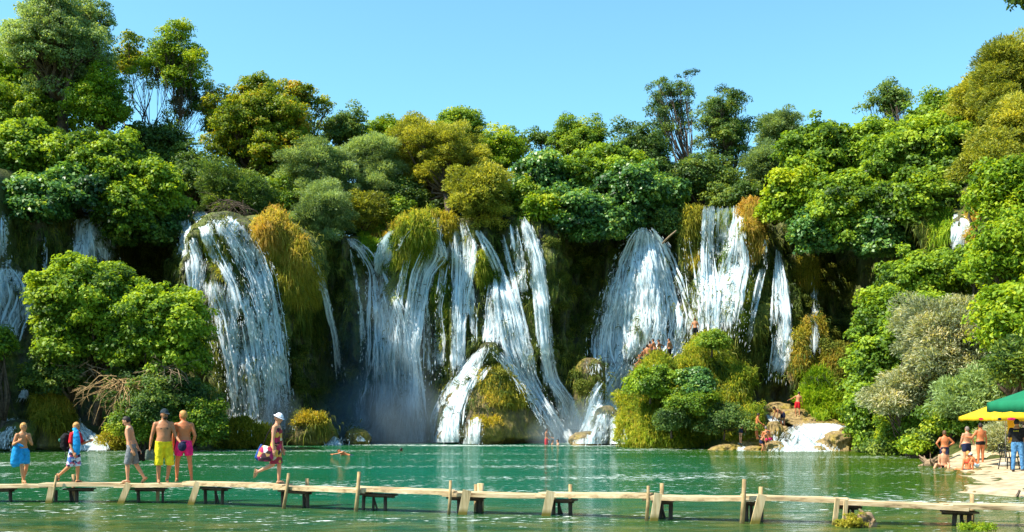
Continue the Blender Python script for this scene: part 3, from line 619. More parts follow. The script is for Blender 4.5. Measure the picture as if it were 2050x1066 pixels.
def crown(c, R, kind, rng, lobes=9, lr=.46, dens=1.0, sparse=0.0, leaf=1.0, top=0.0, pts=None, flatbase=.8):
    sp = SPEC[kind]; lobes = int(lobes*1.45); R = np.array(R, float); c = np.array(c, float)
    if pts is None:
        d = rdir(lobes, rng); d[:, 2] = np.where(d[:, 2] < -flatbase, -d[:, 2]*.6, d[:, 2])
        rad = rng.random(lobes)**.45*(1-lr*.8); LC = c+d*R*rad[:, None]
        LC[0] = c; LC[:, 2] -= .04*R[2]
    else: LC = np.array(pts, float); lobes = len(LC)
    mr = float(np.cbrt(R[0]*R[1]*R[2])); LR = mr*lr*(.8+.55*rng.random(lobes))
    LR3 = np.stack([LR*1.08, LR*1.05, LR*1.0], 1)
    area = 4*np.pi*LR**2; sr = sp['sub']*(leaf**.5 if leaf >= .4 else leaf*.8)
    nsub = np.maximum(4, (area/(sr*sr*1.7)*(1-sparse)).astype(int)); li = np.repeat(np.arange(lobes), nsub); ns = len(li)
    dd = rdir(ns, rng); keep = (dd[:, 2] > -.85) & ~((dd[:, 1] > .55) & (rng.random(ns) < .5)); dd = dd[keep]; li = li[keep]; ns = len(li)
    SCn = LC[li]+dd*LR3[li]*((.5+.66*rng.random(ns)**.7)*np.where(rng.random(ns) < .14, 1.28, 1))[:, None]
    SR = sr*(.55+.8*rng.random(ns))
    nl = np.maximum(3, (SR**2*4*np.pi*.55*sp['den']/leaf**2*dens).astype(int)); si = np.repeat(np.arange(ns), nl); n = len(si)
    e = rdir(n, rng); e[:, 2] = np.where(e[:, 2] < -.3, -e[:, 2], e[:, 2])
    P = SCn[si]+e*(SR[si]*(.35+.75*rng.random(n)**.6))[:, None]*np.array([1, 1, .85])
    out = unit(P-LC[li[si]])
    Nn = unit(e*.55+out*.35+np.array([0, 0, sp['up']])+.55*rng.standard_normal((n, 3)))
    axis = None
    if sp.get('radial'): axis = out*.7+e*.6+np.array([0, 0, .1])+.6*rng.standard_normal((n, 3)); Nn = unit(np.cross(axis, rng.standard_normal((n, 3))))
    V = leafquads(P, Nn, sp['s']*leaf, sp['a'], rng, axis, droop=.12)
    t = .45+.14*rng.standard_normal(lobes)[li[si]]+.13*rng.standard_normal(ns)[si]+.15*rng.standard_normal(n)+.10*e[:, 2]
    return V, np.clip(t, 0, 1), LC, SCn, li
def branches(base, LC, SCn, li, rng, r0, mat, parent, twigs=0, stems=1, off=(0, 0, 0), name='trunk', fork=.35):
    mb = MB(); base = Vector(base); cen = Vector(LC.mean(0)); H_ = (cen-base).length
    forks = []
    for s in range(stems):
        a = rng.uniform(0, 6.28); sp_ = (.05+.16*(stems > 1))*H_
        b0 = base+Vector((math.cos(a)*r0*1.5, math.sin(a)*r0*1.5, -.4))*(1 if stems > 1 else .2); b0.z = base.z-.4
        f = base.lerp(cen, fork)+Vector((math.cos(a)*sp_, math.sin(a)*sp_, 0)); rr = r0/math.sqrt(stems)
        q = b0.lerp(f, .5)+Vector((rng.uniform(-1, 1), rng.uniform(-1, 1), 0))*H_*.03
        mb.tube([b0, q, f], [rr*1.25, rr, rr*.8], 8); forks.append((f, rr*.8))
    for k, l in enumerate(LC):
        l = Vector(l); f, rr = min(forks, key=lambda g: (g[0]-l).length) if rng.random() < .6 else forks[int(rng.integers(len(forks)))]
        m1 = f.lerp(l, .45)+Vector(rng.standard_normal(3))*.05*H_+Vector((0, 0, -.05*H_)); 
        mb.tube([f, m1, f.lerp(l, .8)+Vector(rng.standard_normal(3))*.03*H_, l], [rr*.62, rr*.42, rr*.24, rr*.1+.01], 6)
        idx = np.nonzero(li == k)[0]
        if twigs and len(idx):
            for i in rng.permutation(idx)[:int(len(idx)*twigs)]:
                e = Vector(SCn[i]); s = m1.lerp(l, rng.uniform(.2, 1)); q = s.lerp(e, .5)+Vector(rng.standard_normal(3))*.15
                mb.tube([s, q, e], [rr*.16+.012, rr*.10+.010, .008], 4, cap=False)
    return mb.obj(name, mat, parent, off)
def tree(name, px, py, Y, wpx, hpx, kind, label, cat, seed, base=None, trunk=.22, bark=None, group=None, depth=.8, twigs=0, stems=1, fork=.35, mat=None, **k):
    """crown centred on photo point (px, py) at distance Y and wpx x hpx photo pixels big; base = foot of the stem"""
    rng = np.random.default_rng(seed)
    c = W(px, py, Y); R = (wpx/1.85/F*Y, wpx/1.85/F*Y*depth, hpx/1.85/F*Y)
    if base is None:
        bz = float(H(np.array([c.x]), np.array([Y]))[0])
        bx = c.x; by = Y
        if c.z-R[2] < bz: bz = min(bz, c.z-R[2]*.6)
        if name == 'mound_bush': bz = c.z-R[2]*.7
        elif c.z-R[2]-bz > 4 and Y > 68:      # rooted on the cliff top behind, leaning out
            cy_ = float(np.interp(c.x, Xc[::4], Yc[::4])); by = max(Y, cy_+1.0); bz = float(np.interp(c.x, Xc[::4], Zt[::4]))-.3
    else: b = W(base[0], base[1], base[2] if len(base) > 2 else Y); bx, by, bz = b
    root = empty(name, (bx, by, bz), label, cat, group)
    V, t, LC, SCn, li = crown(c, R, kind, rng, **k)
    np_obj('crown', V, np.arange(len(V)).reshape(-1, 4), L[mat or kind], root, (bx, by, bz), tint=t)
    branches((bx, by, bz), LC, SCn, li, rng, trunk, bark or BARK, root, twigs, stems, (bx, by, bz), 'trunk' if cat == 'tree' else 'stem', fork)
    return root

def blades(P, D, length, width, rng, droop=.5):
    """grass blades: three-vertex-wide bent strips (2 quads) from P along D"""
    n = len(P); ln = (length*(.5+.9*rng.random(n)))[:, None]
    sd = unit(np.cross(D, rng.standard_normal((n, 3))))*(width*.5*(.6+.8*rng.random(n)))[:, None]
    m = P+D*ln*.55; tip = P+D*ln*.85+np.array([0, 0, -1])*ln*droop*.6
    V = np.stack([P-sd, P+sd, m+sd*.8, m-sd*.8, tip+sd*.1, tip-sd*.1], 1).reshape(-1, 3)
    i = np.arange(n)[:, None]*6
    Fc = np.concatenate([i+np.array([0, 1, 2, 3]), i+np.array([3, 2, 4, 5])], 0)
    return V, Fc
def scatter(poly, n, rng):
    poly = np.array(poly, float); lo = poly.min(0); hi = poly.max(0); out = []
    while len(out) < n:
        p = lo+(hi-lo)*rng.random(2); x, y = p; ins = False; j = len(poly)-1
        for i in range(len(poly)):
            if (poly[i, 1] > y) != (poly[j, 1] > y) and x < (poly[j, 0]-poly[i, 0])*(y-poly[i, 1])/(poly[j, 1]-poly[i, 1])+poly[i, 0]: ins = not ins
            j = i
        if ins: out.append(p)
    return out
def grass(poly, n, length, mat, name, label, cat, seed, up=.5, droop=.6, per=16, width=.05, spread=.6, kind=None, tintbase=.5, dist=None):
    rng = np.random.default_rng(seed); Ps = []; Ds = []; T = []
    for p in scatter(poly, n, rng):
        h, nn = hit(p[0], p[1])
        if h is None or (dist and abs(h.y-dist) > 12): continue
        nn = np.array(nn); nn = nn if nn[1] < 0 else -nn
        b = np.array(h); tb = tintbase+.2*rng.standard_normal()+.34*float(noise(b[0]*.7, b[2]*.7, 0, seed))
        lp = 0 if length < .42 and name != 'mound_grass' else 1; b = b+nn*lp*(max(0, float(noise(b[0]*1.1, b[2]*1.3, b[1]*.8, seed))*.75)+max(0, float(noise(b[0]*2.6, b[2]*2.9, b[1]*2, seed+3)))*.3)
        tb += .12*rng.standard_normal()
        Ps.append(b+.14*rng.standard_normal((per, 3))-nn*.05)
        Ds.append(unit(nn*.8+np.array([0, 0, up])+spread*rng.standard_normal((per, 3)))); T.append(np.clip(tb+.12*rng.standard_normal(per), 0, 1))
    P = np.concatenate(Ps); D = np.concatenate(Ds); T = np.concatenate(T)
    V, Fc = blades(P, D, length, width, rng, droop)
    o = np_obj(name, V, Fc, L[mat], off=tuple(P.mean(0)), tint=np.concatenate([T, T]))
    sub(o, label=label, category=cat)
    if kind: o['kind'] = kind
    return o

# --- cover of the rock walls and humps
grass([(0, 430), (340, 430), (560, 440), (700, 450), (1040, 430), (1240, 440), (1600, 420), (1900, 400), (1900, 640), (1690, 780), (1560, 760), (1200, 880), (1140, 800), (600, 880), (430, 860), (420, 700), (0, 640)], 6500, .55, 'moss', 'hanging_moss', 'dark hanging moss and roots covering the wet cliff', 'moss', 101, up=-.5, droop=1.2, per=9, width=.05, kind='stuff', tintbase=.4)
MP = [(1242, 885), (1250, 740), (1290, 712), (1340, 690), (1420, 672), (1460, 690), (1505, 750), (1522, 800), (1518, 880), (1380, 892)]
grass(MP, 10000, .45, 'grass', 'mound_grass', 'yellow green grass covering the mound', 'grass', 102, up=.5, droop=.8, per=16, width=.045, kind='stuff', tintbase=.58, dist=66)
grass([(1300, 708), (1420, 668), (1440, 690), (1350, 740)], 1500, .30, 'gold', 'dry_grass', 'golden dry grass on the trodden upper left slope of the mound', 'grass', 103, up=.7, droop=.6, per=14, width=.04, kind='stuff', tintbase=.4, dist=66)
grass([(1246, 800), (1262, 720), (1300, 740), (1290, 880), (1250, 885)], 900, .35, 'gold', 'dry_grass', 'golden grass on the left flank of the mound', 'grass', 104, up=.3, droop=1, per=14, width=.04, kind='stuff', dist=66)
grass([(1250, 840), (1320, 850), (1320, 890), (1252, 892)], 500, .4, 'brightgrass', 'waterside_grass', 'vivid green grass at the left foot of the mound', 'grass', 105, per=14, kind='stuff', dist=66)
def tuft(poly, n, ln, mat, label, seed, **k):
    k['droop'] = k.get('droop', .6)*.8; ln *= .8; cx = sum(p[0] for p in poly)/len(poly); cy = sum(p[1] for p in poly)/len(poly); rr = random.Random(seed)
    q = []
    for i, p in enumerate(poly):      # a ragged outline
        a = poly[i-1]
        for t in (.5, 1): x = a[0]+(p[0]-a[0])*t; y = a[1]+(p[1]-a[1])*t; f = rr.uniform(.82, 1.12); q.append((cx+(x-cx)*f, cy+(y-cy)*f))
    poly = q
    return grass(poly, n, ln, mat, k.pop('name', 'grass_tuft'), label, k.pop('cat', 'grass tuft'), seed, **k)
tuft([(512, 452), (560, 440), (600, 480), (640, 540), (640, 615), (600, 610), (560, 570), (530, 520)], 1900, .8, 'gold', 'big golden and rust grass cushion hanging right of the big left waterfall', 110, up=.1, droop=1.3, per=18)
tuft([(520, 440), (570, 440), (600, 490), (560, 520), (530, 490)], 500, .8, 'orange', 'rusty grass crest above the golden cushion', 111, up=.3, droop=1.1)
tuft([(590, 600), (645, 610), (650, 690), (600, 660)], 350, .7, 'moss', 'dark green moss curtain below the golden cushion', 112, up=-.3, droop=1.5, tintbase=.7)
tuft([(718, 440), (760, 408), (850, 412), (870, 440), (800, 470), (745, 500)], 900, .8, 'orange', 'rust orange grass crest left of the round green tuft', 113, up=.8, droop=.7)
tuft([(715, 450), (760, 440), (770, 500), (740, 520), (720, 480)], 500, .7, 'brightgrass', 'green grass hanging beside the foaming overflow', 114, up=.2, droop=1.2)
tuft([(790, 450), (830, 430), (862, 440), (864, 480), (835, 525), (800, 510)], 1000, .7, 'grass', 'round green grass tuft hanging between two central falls', 115, up=.2, droop=1.2, tintbase=.62)
tuft([(890, 430), (905, 430), (905, 490), (890, 480)], 220, .6, 'gold', 'narrow ochre tuft between the notch fall and the broad headed fall', 116, droop=1.2, up=.1)
tuft([(875, 510), (900, 510), (898, 640), (885, 700), (872, 600)], 450, .5, 'grass', 'long narrow mossy rib right of the notch fall', 117, up=-.2, droop=1.4, tintbase=.5)
tuft([(955, 500), (985, 500), (990, 560), (970, 580), (955, 560)], 300, .6, 'grass', 'olive moss pad beside the diagonal central fall', 118, up=0, droop=1.3)
tuft([(770, 520), (815, 520), (815, 600), (790, 610)], 450, .55, 'grass', 'dark green moss lobe under the foaming overflow', 119, up=-.1, droop=1.3, tintbase=.35)
tuft([(408, 470), (425, 470), (455, 520), (450, 560), (430, 530)], 400, .5, 'grass', 'green moss strip inside the big left waterfall', 120, up=0, droop=1.2, tintbase=.6)
tuft([(1345, 420), (1385, 400), (1408, 420), (1405, 520), (1380, 545), (1365, 470), (1345, 460)], 1000, .7, 'gold', 'golden green grass tuft hanging left of the double fall', 121, up=.2, droop=1.3, tintbase=.35)
tuft([(1436, 415), (1466, 415), (1462, 480), (1455, 540), (1442, 520)], 400, .5, 'grass', 'green moss strip between the two streams of the double fall', 122, up=-.2, droop=1.4, tintbase=.4)
tuft([(1486, 400), (1520, 390), (1530, 440), (1525, 500), (1500, 520), (1490, 460)], 1000, .7, 'orange', 'rusty orange grass tuft hanging right of the double fall', 123, up=.2, droop=1.3)
tuft([(1605, 520), (1640, 515), (1648, 560), (1630, 580), (1610, 560)], 350, .7, 'gold', 'small golden grass cushion above the single dripping trickle', 124, up=.2, droop=1.4)
tuft([(1485, 560), (1500, 560), (1495, 640), (1482, 690), (1480, 620)], 300, .5, 'grass', 'green mossy rib between the double fall and the narrow strand', 125, up=-.2, droop=1.3)
tuft([(1600, 640), (1650, 630), (1660, 740), (1590, 760), (1580, 700)], 900, .35, 'gold', 'golden moss cushions on the tufa columns', 126, up=0, droop=1.2, name='moss_cushion', cat='moss')
tuft([(1600, 745), (1700, 735), (1700, 830), (1640, 850), (1600, 800)], 1500, .55, 'brightgrass', 'bright green reedy grass on the hump above the cascade', 127, up=1.2, droop=.5, tintbase=.45)
tuft([(1660, 700), (1710, 690), (1710, 760), (1670, 780)], 500, .6, 'orange', 'dry rust grass right of the tufa columns', 128, up=.4, droop=.9, tintbase=.3)
tuft([(958, 742), (1000, 732), (1045, 782), (1055, 812), (1000, 818), (965, 800)], 900, .42, 'gold', 'golden moss cap of the cone shaped rock', 129, up=-.1, droop=1.4, name='moss_patch', cat='moss', tintbase=.35)
tuft([(940, 836), (1000, 838), (1000, 852), (955, 854)], 120, .35, 'gold', 'green moss on the low boulder before the cone shaped rock', 130, name='moss_patch', cat='moss')
tuft([(585, 824), (650, 830), (655, 850), (590, 850)], 260, .4, 'gold', 'golden moss cap on the boulder below the left dark cliff', 131, name='moss_patch', cat='moss')
tuft([(436, 860), (480, 848), (530, 862), (530, 890), (440, 890)], 900, .6, 'gold', 'golden green bush of grass on the boulder below the big left fall', 132, up=.8, droop=.6, tintbase=.3)
tuft([(60, 775), (100, 765), (138, 810), (145, 850), (110, 860), (70, 830)], 700, .65, 'gold', 'golden moss hanging on the steep boulder below the left fig bush', 133, up=.1, droop=1.4, tintbase=.4)
tuft([(198, 874), (240, 870), (250, 898), (200, 900)], 260, .5, 'gold', 'yellow grass bush on the low golden boulder at the left waterline', 134, up=.6, droop=.7)

tuft([(1875, 420), (1900, 410), (1900, 505), (1865, 505), (1862, 450)], 500, .5, 'brightgrass', 'green mossy pillar in the dark gap high on the right bank', 135, up=-.2, droop=1.4, tintbase=.35)
tuft([(1940, 400), (1965, 390), (1965, 470), (1945, 500)], 300, .6, 'orange', 'rusty grass right of the small waterfall high on the right bank', 136, up=.1, droop=1.2)

rng = np.random.default_rng(909); VV = []; TT = []
for p in scatter([(0, 440), (560, 450), (700, 480), (1040, 450), (1240, 470), (1600, 520), (1850, 540), (1690, 780), (1600, 620), (1400, 640), (1180, 850), (1130, 760), (600, 850), (430, 840), (300, 560), (0, 560)], 420, rng):
    h, nn = hit(p[0], p[1])
    if h is None or h.y < 75.5 or h.z < 3.5 or any(R_[0, 0]-15 < p[1] < R_[-1, 0]+25 and np.interp(p[1], R_[:, 0], R_[:, 1])-14 < p[0] < np.interp(p[1], R_[:, 0], R_[:, 2])+14 for R_ in FALLROWS): continue
    r_ = rng.uniform(.25, .7); V, t, *_ = crown((h.x, h.y-.1, h.z), (r_, r_*.7, r_*.9), 'dark', rng, lobes=2, lr=.8, leaf=.5); VV.append(V); TT.append(t-.12+.2*rng.random())
V = np.concatenate(VV); o = np_obj('cliff_ferns', V, np.arange(len(V)).reshape(-1, 4), L['moss'], off=tuple(V.mean(0)), tint=np.clip(np.concatenate(TT)+.1, 0, 1)); sub(o, label='ferns and creepers growing out of the wet cliff', category='ferns', kind='stuff')
# --- trees and bushes along the skyline, left to right (photo column, row, distance, width, height)
FB = 'fig bushes overhanging the cliff'
def T(*a, **k): return tree(*a, **k)
T('lime_tree', 14, 150, 92, 150, 230, 'lime', 'yellow green tree at the top left corner behind the tall dark poplar', 'tree', 201, lobes=12, base=(14, 300, 92))
T('poplar_tree', 120, 110, 84, 240, 290, 'dark', 'tall dark grey green poplar with a forked black trunk at the upper left', 'tree', 202, lobes=34, lr=.22, sparse=.3, leaf=.85, twigs=.6, trunk=.5, base=(110, 300, 84), fork=.45, mat='willow')
T('poplar_tree', 175, 60, 86, 110, 110, 'dark', 'upper right crown of blue green foliage beside the tall poplar', 'tree', 203, lobes=14, lr=.26, sparse=.35, leaf=.85, twigs=.5, trunk=.3, base=(130, 300, 86))
T('ash_tree', 205, 210, 83, 110, 160, 'lime', 'small bright yellow green tree right of the tall poplar', 'tree', 204, lobes=9, base=(205, 300, 83))
T('ash_tree', 262, 120, 90, 100, 140, 'oak', 'thin crowned brownish tree with bare stems at the upper left', 'tree', 205, lobes=12, lr=.26, sparse=.5, twigs=.9, trunk=.14, stems=3, base=(290, 320, 90), fork=.4)
T('ash_tree', 348, 135, 88, 165, 160, 'green', 'airy bright green tree with many bare leaning stems against the sky', 'tree', 206, lobes=24, lr=.20, sparse=.35, leaf=.8, twigs=1.0, trunk=.17, stems=5, base=(318, 330, 88), fork=.42, mat='lime')
T('ash_tree', 385, 215, 89, 90, 130, 'dark', 'sparse blue green foliage on thin twigs right of the leaning stems', 'tree', 207, lobes=18, lr=.16, sparse=.6, leaf=.75, twigs=1.0, trunk=.11, stems=4, base=(330, 330, 89), fork=.35)
T('oak_tree', 528, 268, 88, 270, 210, 'oak', 'broad oak with yellow and brown tints on the skyline left of the centre', 'tree', 208, lobes=44, lr=.21, sparse=.1, leaf=.9, twigs=.3, trunk=.42, base=(520, 400, 88), fork=.3)
T('oak_tree', 610, 205, 90, 90, 90, 'oak', 'brown tipped crown at the right shoulder of the broad oak', 'tree', 209, lobes=14, lr=.25, sparse=.3, leaf=.85, twigs=.4, base=(590, 380, 90))
T('dark_tree', 688, 268, 93, 90, 90, 'dark', 'dark green rounded tree right of the broad oak', 'tree', 210, lobes=9, base=(688, 360, 93))
T('willow_tree', 650, 365, 84, 170, 190, 'willow', 'grey green willow with a bent dark stem above the centre left falls', 'tree', 211, lobes=26, lr=.26, leaf=.85, twigs=.3, base=(650, 470, 84))
T('willow_tree', 745, 350, 86, 120, 180, 'willow', 'second pale willow right of the one with the bent stem', 'tree', 212, lobes=22, lr=.26, leaf=.85, twigs=.3, base=(750, 450, 86))
T('bright_tree', 780, 275, 96, 110, 70, 'lime', 'low bright green crown on the skyline behind the second willow', 'tree', 213, lobes=8, base=(780, 360, 96))
T('round_tree', 915, 265, 98, 120, 80, 'green', 'rounded bright green crown at the highest point of the central skyline', 'tree', 214, lobes=10, base=(915, 360, 98))
T('olive_tree', 878, 325, 87, 220, 180, 'olive', 'big olive coloured tree with a dark leaning trunk at the centre', 'tree', 215, lobes=40, lr=.22, leaf=.85, twigs=.5, trunk=.3, base=(905, 440, 85), fork=.4)
T('olive_bush', 960, 395, 80, 140, 110, 'olive', 'rounded olive bush drooping over the head of the central falls', 'bush', 216, lobes=12, lr=.42, base=(955, 440, 81))
T('green_tree', 1000, 320, 90, 100, 120, 'lime', 'light green tree right of the big olive coloured tree', 'tree', 217, lobes=10, base=(1000, 420, 90))
T('small_tree', 1045, 290, 95, 80, 60, 'green', 'small tree with pale twigs on the skyline right of the centre', 'tree', 218, lobes=8, lr=.34, sparse=.3, twigs=.8, base=(1045, 350, 95))
T('small_tree', 1085, 280, 95, 50, 50, 'dark', 'sparse little grey tree sticking up on the skyline', 'tree', 219, lobes=6, lr=.3, sparse=.5, twigs=1, trunk=.08, base=(1085, 350, 95))
T('maple_tree', 1150, 285, 93, 140, 100, 'green', 'green tree with a twiggy top on the skyline right of the centre', 'tree', 220, lobes=24, lr=.24, leaf=.85, twigs=.5, base=(1150, 370, 93))
T('round_tree', 1285, 315, 88, 105, 130, 'dark', 'dark round tree left of the tall airy pair', 'tree', 221, lobes=12, base=(1285, 420, 88))
T('ash_tree', 1345, 215, 92, 110, 180, 'dark', 'tall airy tree with see through crown, left one of the tall pair', 'tree', 222, lobes=26, lr=.16, sparse=.6, twigs=1.0, trunk=.17, stems=2, base=(1372, 400, 92), fork=.25, leaf=.75)
T('ash_tree', 1455, 255, 90, 135, 200, 'dark', 'tall dark leafy tree, right one of the tall pair', 'tree', 223, lobes=30, lr=.20, sparse=.3, leaf=.8, twigs=.7, trunk=.22, stems=2, base=(1440, 400, 90), fork=.3)
T('round_tree', 1562, 265, 92, 95, 75, 'willow', 'round grey green tree with a sunlit top right of the tall pair', 'tree', 224, lobes=10, base=(1562, 400, 92))
T('willow_bush', 1535, 340, 86, 95, 105, 'willow', 'pale grey green willow bush above the double fall', 'bush', 225, lobes=9, lr=.45, base=(1535, 400, 86))
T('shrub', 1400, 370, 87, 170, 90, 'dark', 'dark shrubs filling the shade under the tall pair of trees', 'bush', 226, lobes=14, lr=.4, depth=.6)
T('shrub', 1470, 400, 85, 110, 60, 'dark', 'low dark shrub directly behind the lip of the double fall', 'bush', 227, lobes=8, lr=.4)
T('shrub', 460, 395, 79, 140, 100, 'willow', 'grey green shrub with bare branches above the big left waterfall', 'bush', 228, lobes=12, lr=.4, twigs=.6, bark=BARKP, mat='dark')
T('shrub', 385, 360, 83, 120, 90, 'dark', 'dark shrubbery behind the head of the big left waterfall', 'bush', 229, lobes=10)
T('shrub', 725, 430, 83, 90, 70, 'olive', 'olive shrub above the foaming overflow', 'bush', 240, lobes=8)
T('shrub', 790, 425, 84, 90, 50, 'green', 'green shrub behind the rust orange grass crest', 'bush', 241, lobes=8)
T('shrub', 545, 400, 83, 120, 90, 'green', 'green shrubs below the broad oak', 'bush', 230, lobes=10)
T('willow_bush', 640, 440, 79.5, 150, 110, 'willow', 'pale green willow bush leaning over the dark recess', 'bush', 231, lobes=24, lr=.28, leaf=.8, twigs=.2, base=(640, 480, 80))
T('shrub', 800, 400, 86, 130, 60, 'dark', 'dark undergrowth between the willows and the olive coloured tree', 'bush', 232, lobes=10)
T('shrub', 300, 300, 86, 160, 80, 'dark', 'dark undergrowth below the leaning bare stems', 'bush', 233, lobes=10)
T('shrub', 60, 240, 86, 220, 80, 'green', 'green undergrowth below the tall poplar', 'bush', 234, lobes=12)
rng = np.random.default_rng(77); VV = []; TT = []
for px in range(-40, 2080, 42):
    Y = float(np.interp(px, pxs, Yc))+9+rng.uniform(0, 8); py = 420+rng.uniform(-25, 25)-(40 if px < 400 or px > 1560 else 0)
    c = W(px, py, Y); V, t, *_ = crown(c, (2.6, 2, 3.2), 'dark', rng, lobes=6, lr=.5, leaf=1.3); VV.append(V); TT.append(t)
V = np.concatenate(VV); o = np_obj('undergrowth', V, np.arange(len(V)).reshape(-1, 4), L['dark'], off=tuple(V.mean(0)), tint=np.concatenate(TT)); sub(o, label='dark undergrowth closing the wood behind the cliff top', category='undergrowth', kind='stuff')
# fig masses
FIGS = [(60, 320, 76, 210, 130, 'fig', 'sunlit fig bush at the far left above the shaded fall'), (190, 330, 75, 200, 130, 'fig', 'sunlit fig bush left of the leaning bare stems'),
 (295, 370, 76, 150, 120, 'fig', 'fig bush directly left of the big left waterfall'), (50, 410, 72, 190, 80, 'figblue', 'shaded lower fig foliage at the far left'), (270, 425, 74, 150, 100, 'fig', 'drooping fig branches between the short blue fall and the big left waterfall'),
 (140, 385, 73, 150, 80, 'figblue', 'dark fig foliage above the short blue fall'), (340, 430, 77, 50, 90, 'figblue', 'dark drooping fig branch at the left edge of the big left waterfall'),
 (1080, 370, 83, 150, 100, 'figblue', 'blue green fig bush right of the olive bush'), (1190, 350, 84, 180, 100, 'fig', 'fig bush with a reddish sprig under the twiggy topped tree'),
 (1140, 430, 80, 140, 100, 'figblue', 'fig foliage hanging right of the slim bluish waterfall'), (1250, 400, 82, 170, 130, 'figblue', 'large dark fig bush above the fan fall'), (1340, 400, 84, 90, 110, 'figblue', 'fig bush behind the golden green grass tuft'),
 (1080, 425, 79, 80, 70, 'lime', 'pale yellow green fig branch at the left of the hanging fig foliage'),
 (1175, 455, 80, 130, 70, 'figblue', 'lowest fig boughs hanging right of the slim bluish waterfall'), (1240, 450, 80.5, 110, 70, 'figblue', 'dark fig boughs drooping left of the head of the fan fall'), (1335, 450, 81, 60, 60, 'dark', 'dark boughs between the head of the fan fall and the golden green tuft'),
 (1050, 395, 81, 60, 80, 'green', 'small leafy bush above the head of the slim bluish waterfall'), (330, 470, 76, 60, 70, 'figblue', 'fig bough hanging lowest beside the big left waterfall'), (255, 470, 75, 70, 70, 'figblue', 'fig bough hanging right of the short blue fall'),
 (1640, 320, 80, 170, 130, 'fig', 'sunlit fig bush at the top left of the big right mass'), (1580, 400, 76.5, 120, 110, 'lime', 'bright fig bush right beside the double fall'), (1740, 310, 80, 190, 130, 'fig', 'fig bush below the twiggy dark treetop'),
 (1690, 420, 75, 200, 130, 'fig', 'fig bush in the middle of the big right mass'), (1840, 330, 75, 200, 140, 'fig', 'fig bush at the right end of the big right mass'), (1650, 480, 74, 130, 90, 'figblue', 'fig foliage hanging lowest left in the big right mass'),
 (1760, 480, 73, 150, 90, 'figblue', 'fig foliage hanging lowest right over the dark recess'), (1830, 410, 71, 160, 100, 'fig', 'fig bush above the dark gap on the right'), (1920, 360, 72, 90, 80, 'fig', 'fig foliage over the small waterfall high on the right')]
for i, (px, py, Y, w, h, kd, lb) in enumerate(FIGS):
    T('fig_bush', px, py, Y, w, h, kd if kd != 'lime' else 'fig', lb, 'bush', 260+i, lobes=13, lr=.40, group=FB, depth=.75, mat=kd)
# right hand hillside
RT = [(1780, 210, 88, 110, 110, 'dark', 'twiggy dark treetop sticking out above the right fig mass', dict(lobes=16, lr=.24, sparse=.4, twigs=1.0, trunk=.12, stems=3)),
 (1880, 250, 82, 130, 110, 'green', 'green tree on the slope right of the twiggy dark treetop', {}), (1960, 220, 76, 140, 150, 'olive', 'olive green tree on the upper right slope', dict(lobes=16, lr=.36)),
 (2030, 160, 72, 150, 190, 'willow', 'tall pale green tree at the upper right edge of the picture', dict(lobes=20, lr=.32, mat='olive')), (2060, 260, 66, 150, 150, 'olive', 'dense olive green tree at the right edge below the tall pale one', dict(lobes=14)),
 (1920, 300, 76, 120, 90, 'green', 'green bush under the olive green slope tree', {}), (1985, 320, 62, 110, 100, 'olive', 'brownish green bush right of the fig mass', dict(lobes=10, twigs=.5)),
 (2010, 400, 54, 160, 170, 'lime', 'bright yellow green bush on the right bank, the uppermost of the bright ones', dict(lobes=18, lr=.36)), (2020, 520, 50, 170, 170, 'lime', 'bright yellow green bush below the uppermost bright one', dict(lobes=18, lr=.36)),
 (2040, 650, 46, 150, 170, 'green', 'yellow green bush right of the silvery willow', dict(lobes=16, mat='lime')), (2060, 740, 44, 120, 90, 'olive', 'dark olive bush just above the green parasol', dict(lobes=10, mat='dark')),
 (1955, 530, 60, 100, 100, 'green', 'green fig bush under the small waterfall high on the right', dict(lobes=10, mat='fig'))]
for i, (px, py, Y, w, h, kd, lb, kk) in enumerate(RT):
    kk = dict(kk); kk.setdefault('lobes', 12)
    T('slope_tree' if py < 280 else 'bank_bush', px, py, Y, w, h, kd, lb, 'tree' if py < 280 else 'bush', 300+i, **kk)
RF = [(1860, 570, 63, 180, 120, 'top of the fig thicket on the right bank below the dark gap'), (1800, 650, 61, 170, 130, 'fig bush on the left shoulder of the right bank thicket'), (1765, 740, 59.5, 140, 130, 'fig bush halfway down the left edge of the right bank thicket'),
 (1752, 820, 58.5, 110, 130, 'lowest fig bush of the right bank next to the cascade'), (1880, 650, 58, 150, 120, 'fig bush behind the silvery willow'), (1745, 880, 58, 60, 40, 'small fig bush at the waterline right of the cascade')]
for i, (px, py, Y, w, h, lb) in enumerate(RF):
    T('fig_bush', px, py, Y, w, h, 'fig', lb, 'bush', 330+i, lobes=13, lr=.40, group='fig bushes on the right bank', leaf=.85, bark=BARK)
T('silver_willow', 1905, 700, 52, 190, 190, 'silver', 'large silvery willow with dark twigs on the right bank', 'tree', 340, lobes=26, lr=.32, twigs=.6, trunk=.16, base=(1965, 830, 52), depth=.7)
T('silver_willow', 1840, 650, 55, 110, 110, 'silver', 'upper left silvery crown behind the large silvery willow', 'tree', 341, lobes=12, lr=.36, twigs=.5, trunk=.1, mat='silver')
T('silver_willow', 1810, 790, 53.5, 140, 110, 'silver', 'lower left silvery crown in front of the fig thicket', 'tree', 342, lobes=14, lr=.36, twigs=.5, trunk=.1)
T('silver_willow', 1950, 800, 48, 150, 110, 'willow', 'shaded willow boughs behind the yellow parasol', 'tree', 343, lobes=14, lr=.36, twigs=.6, trunk=.12)
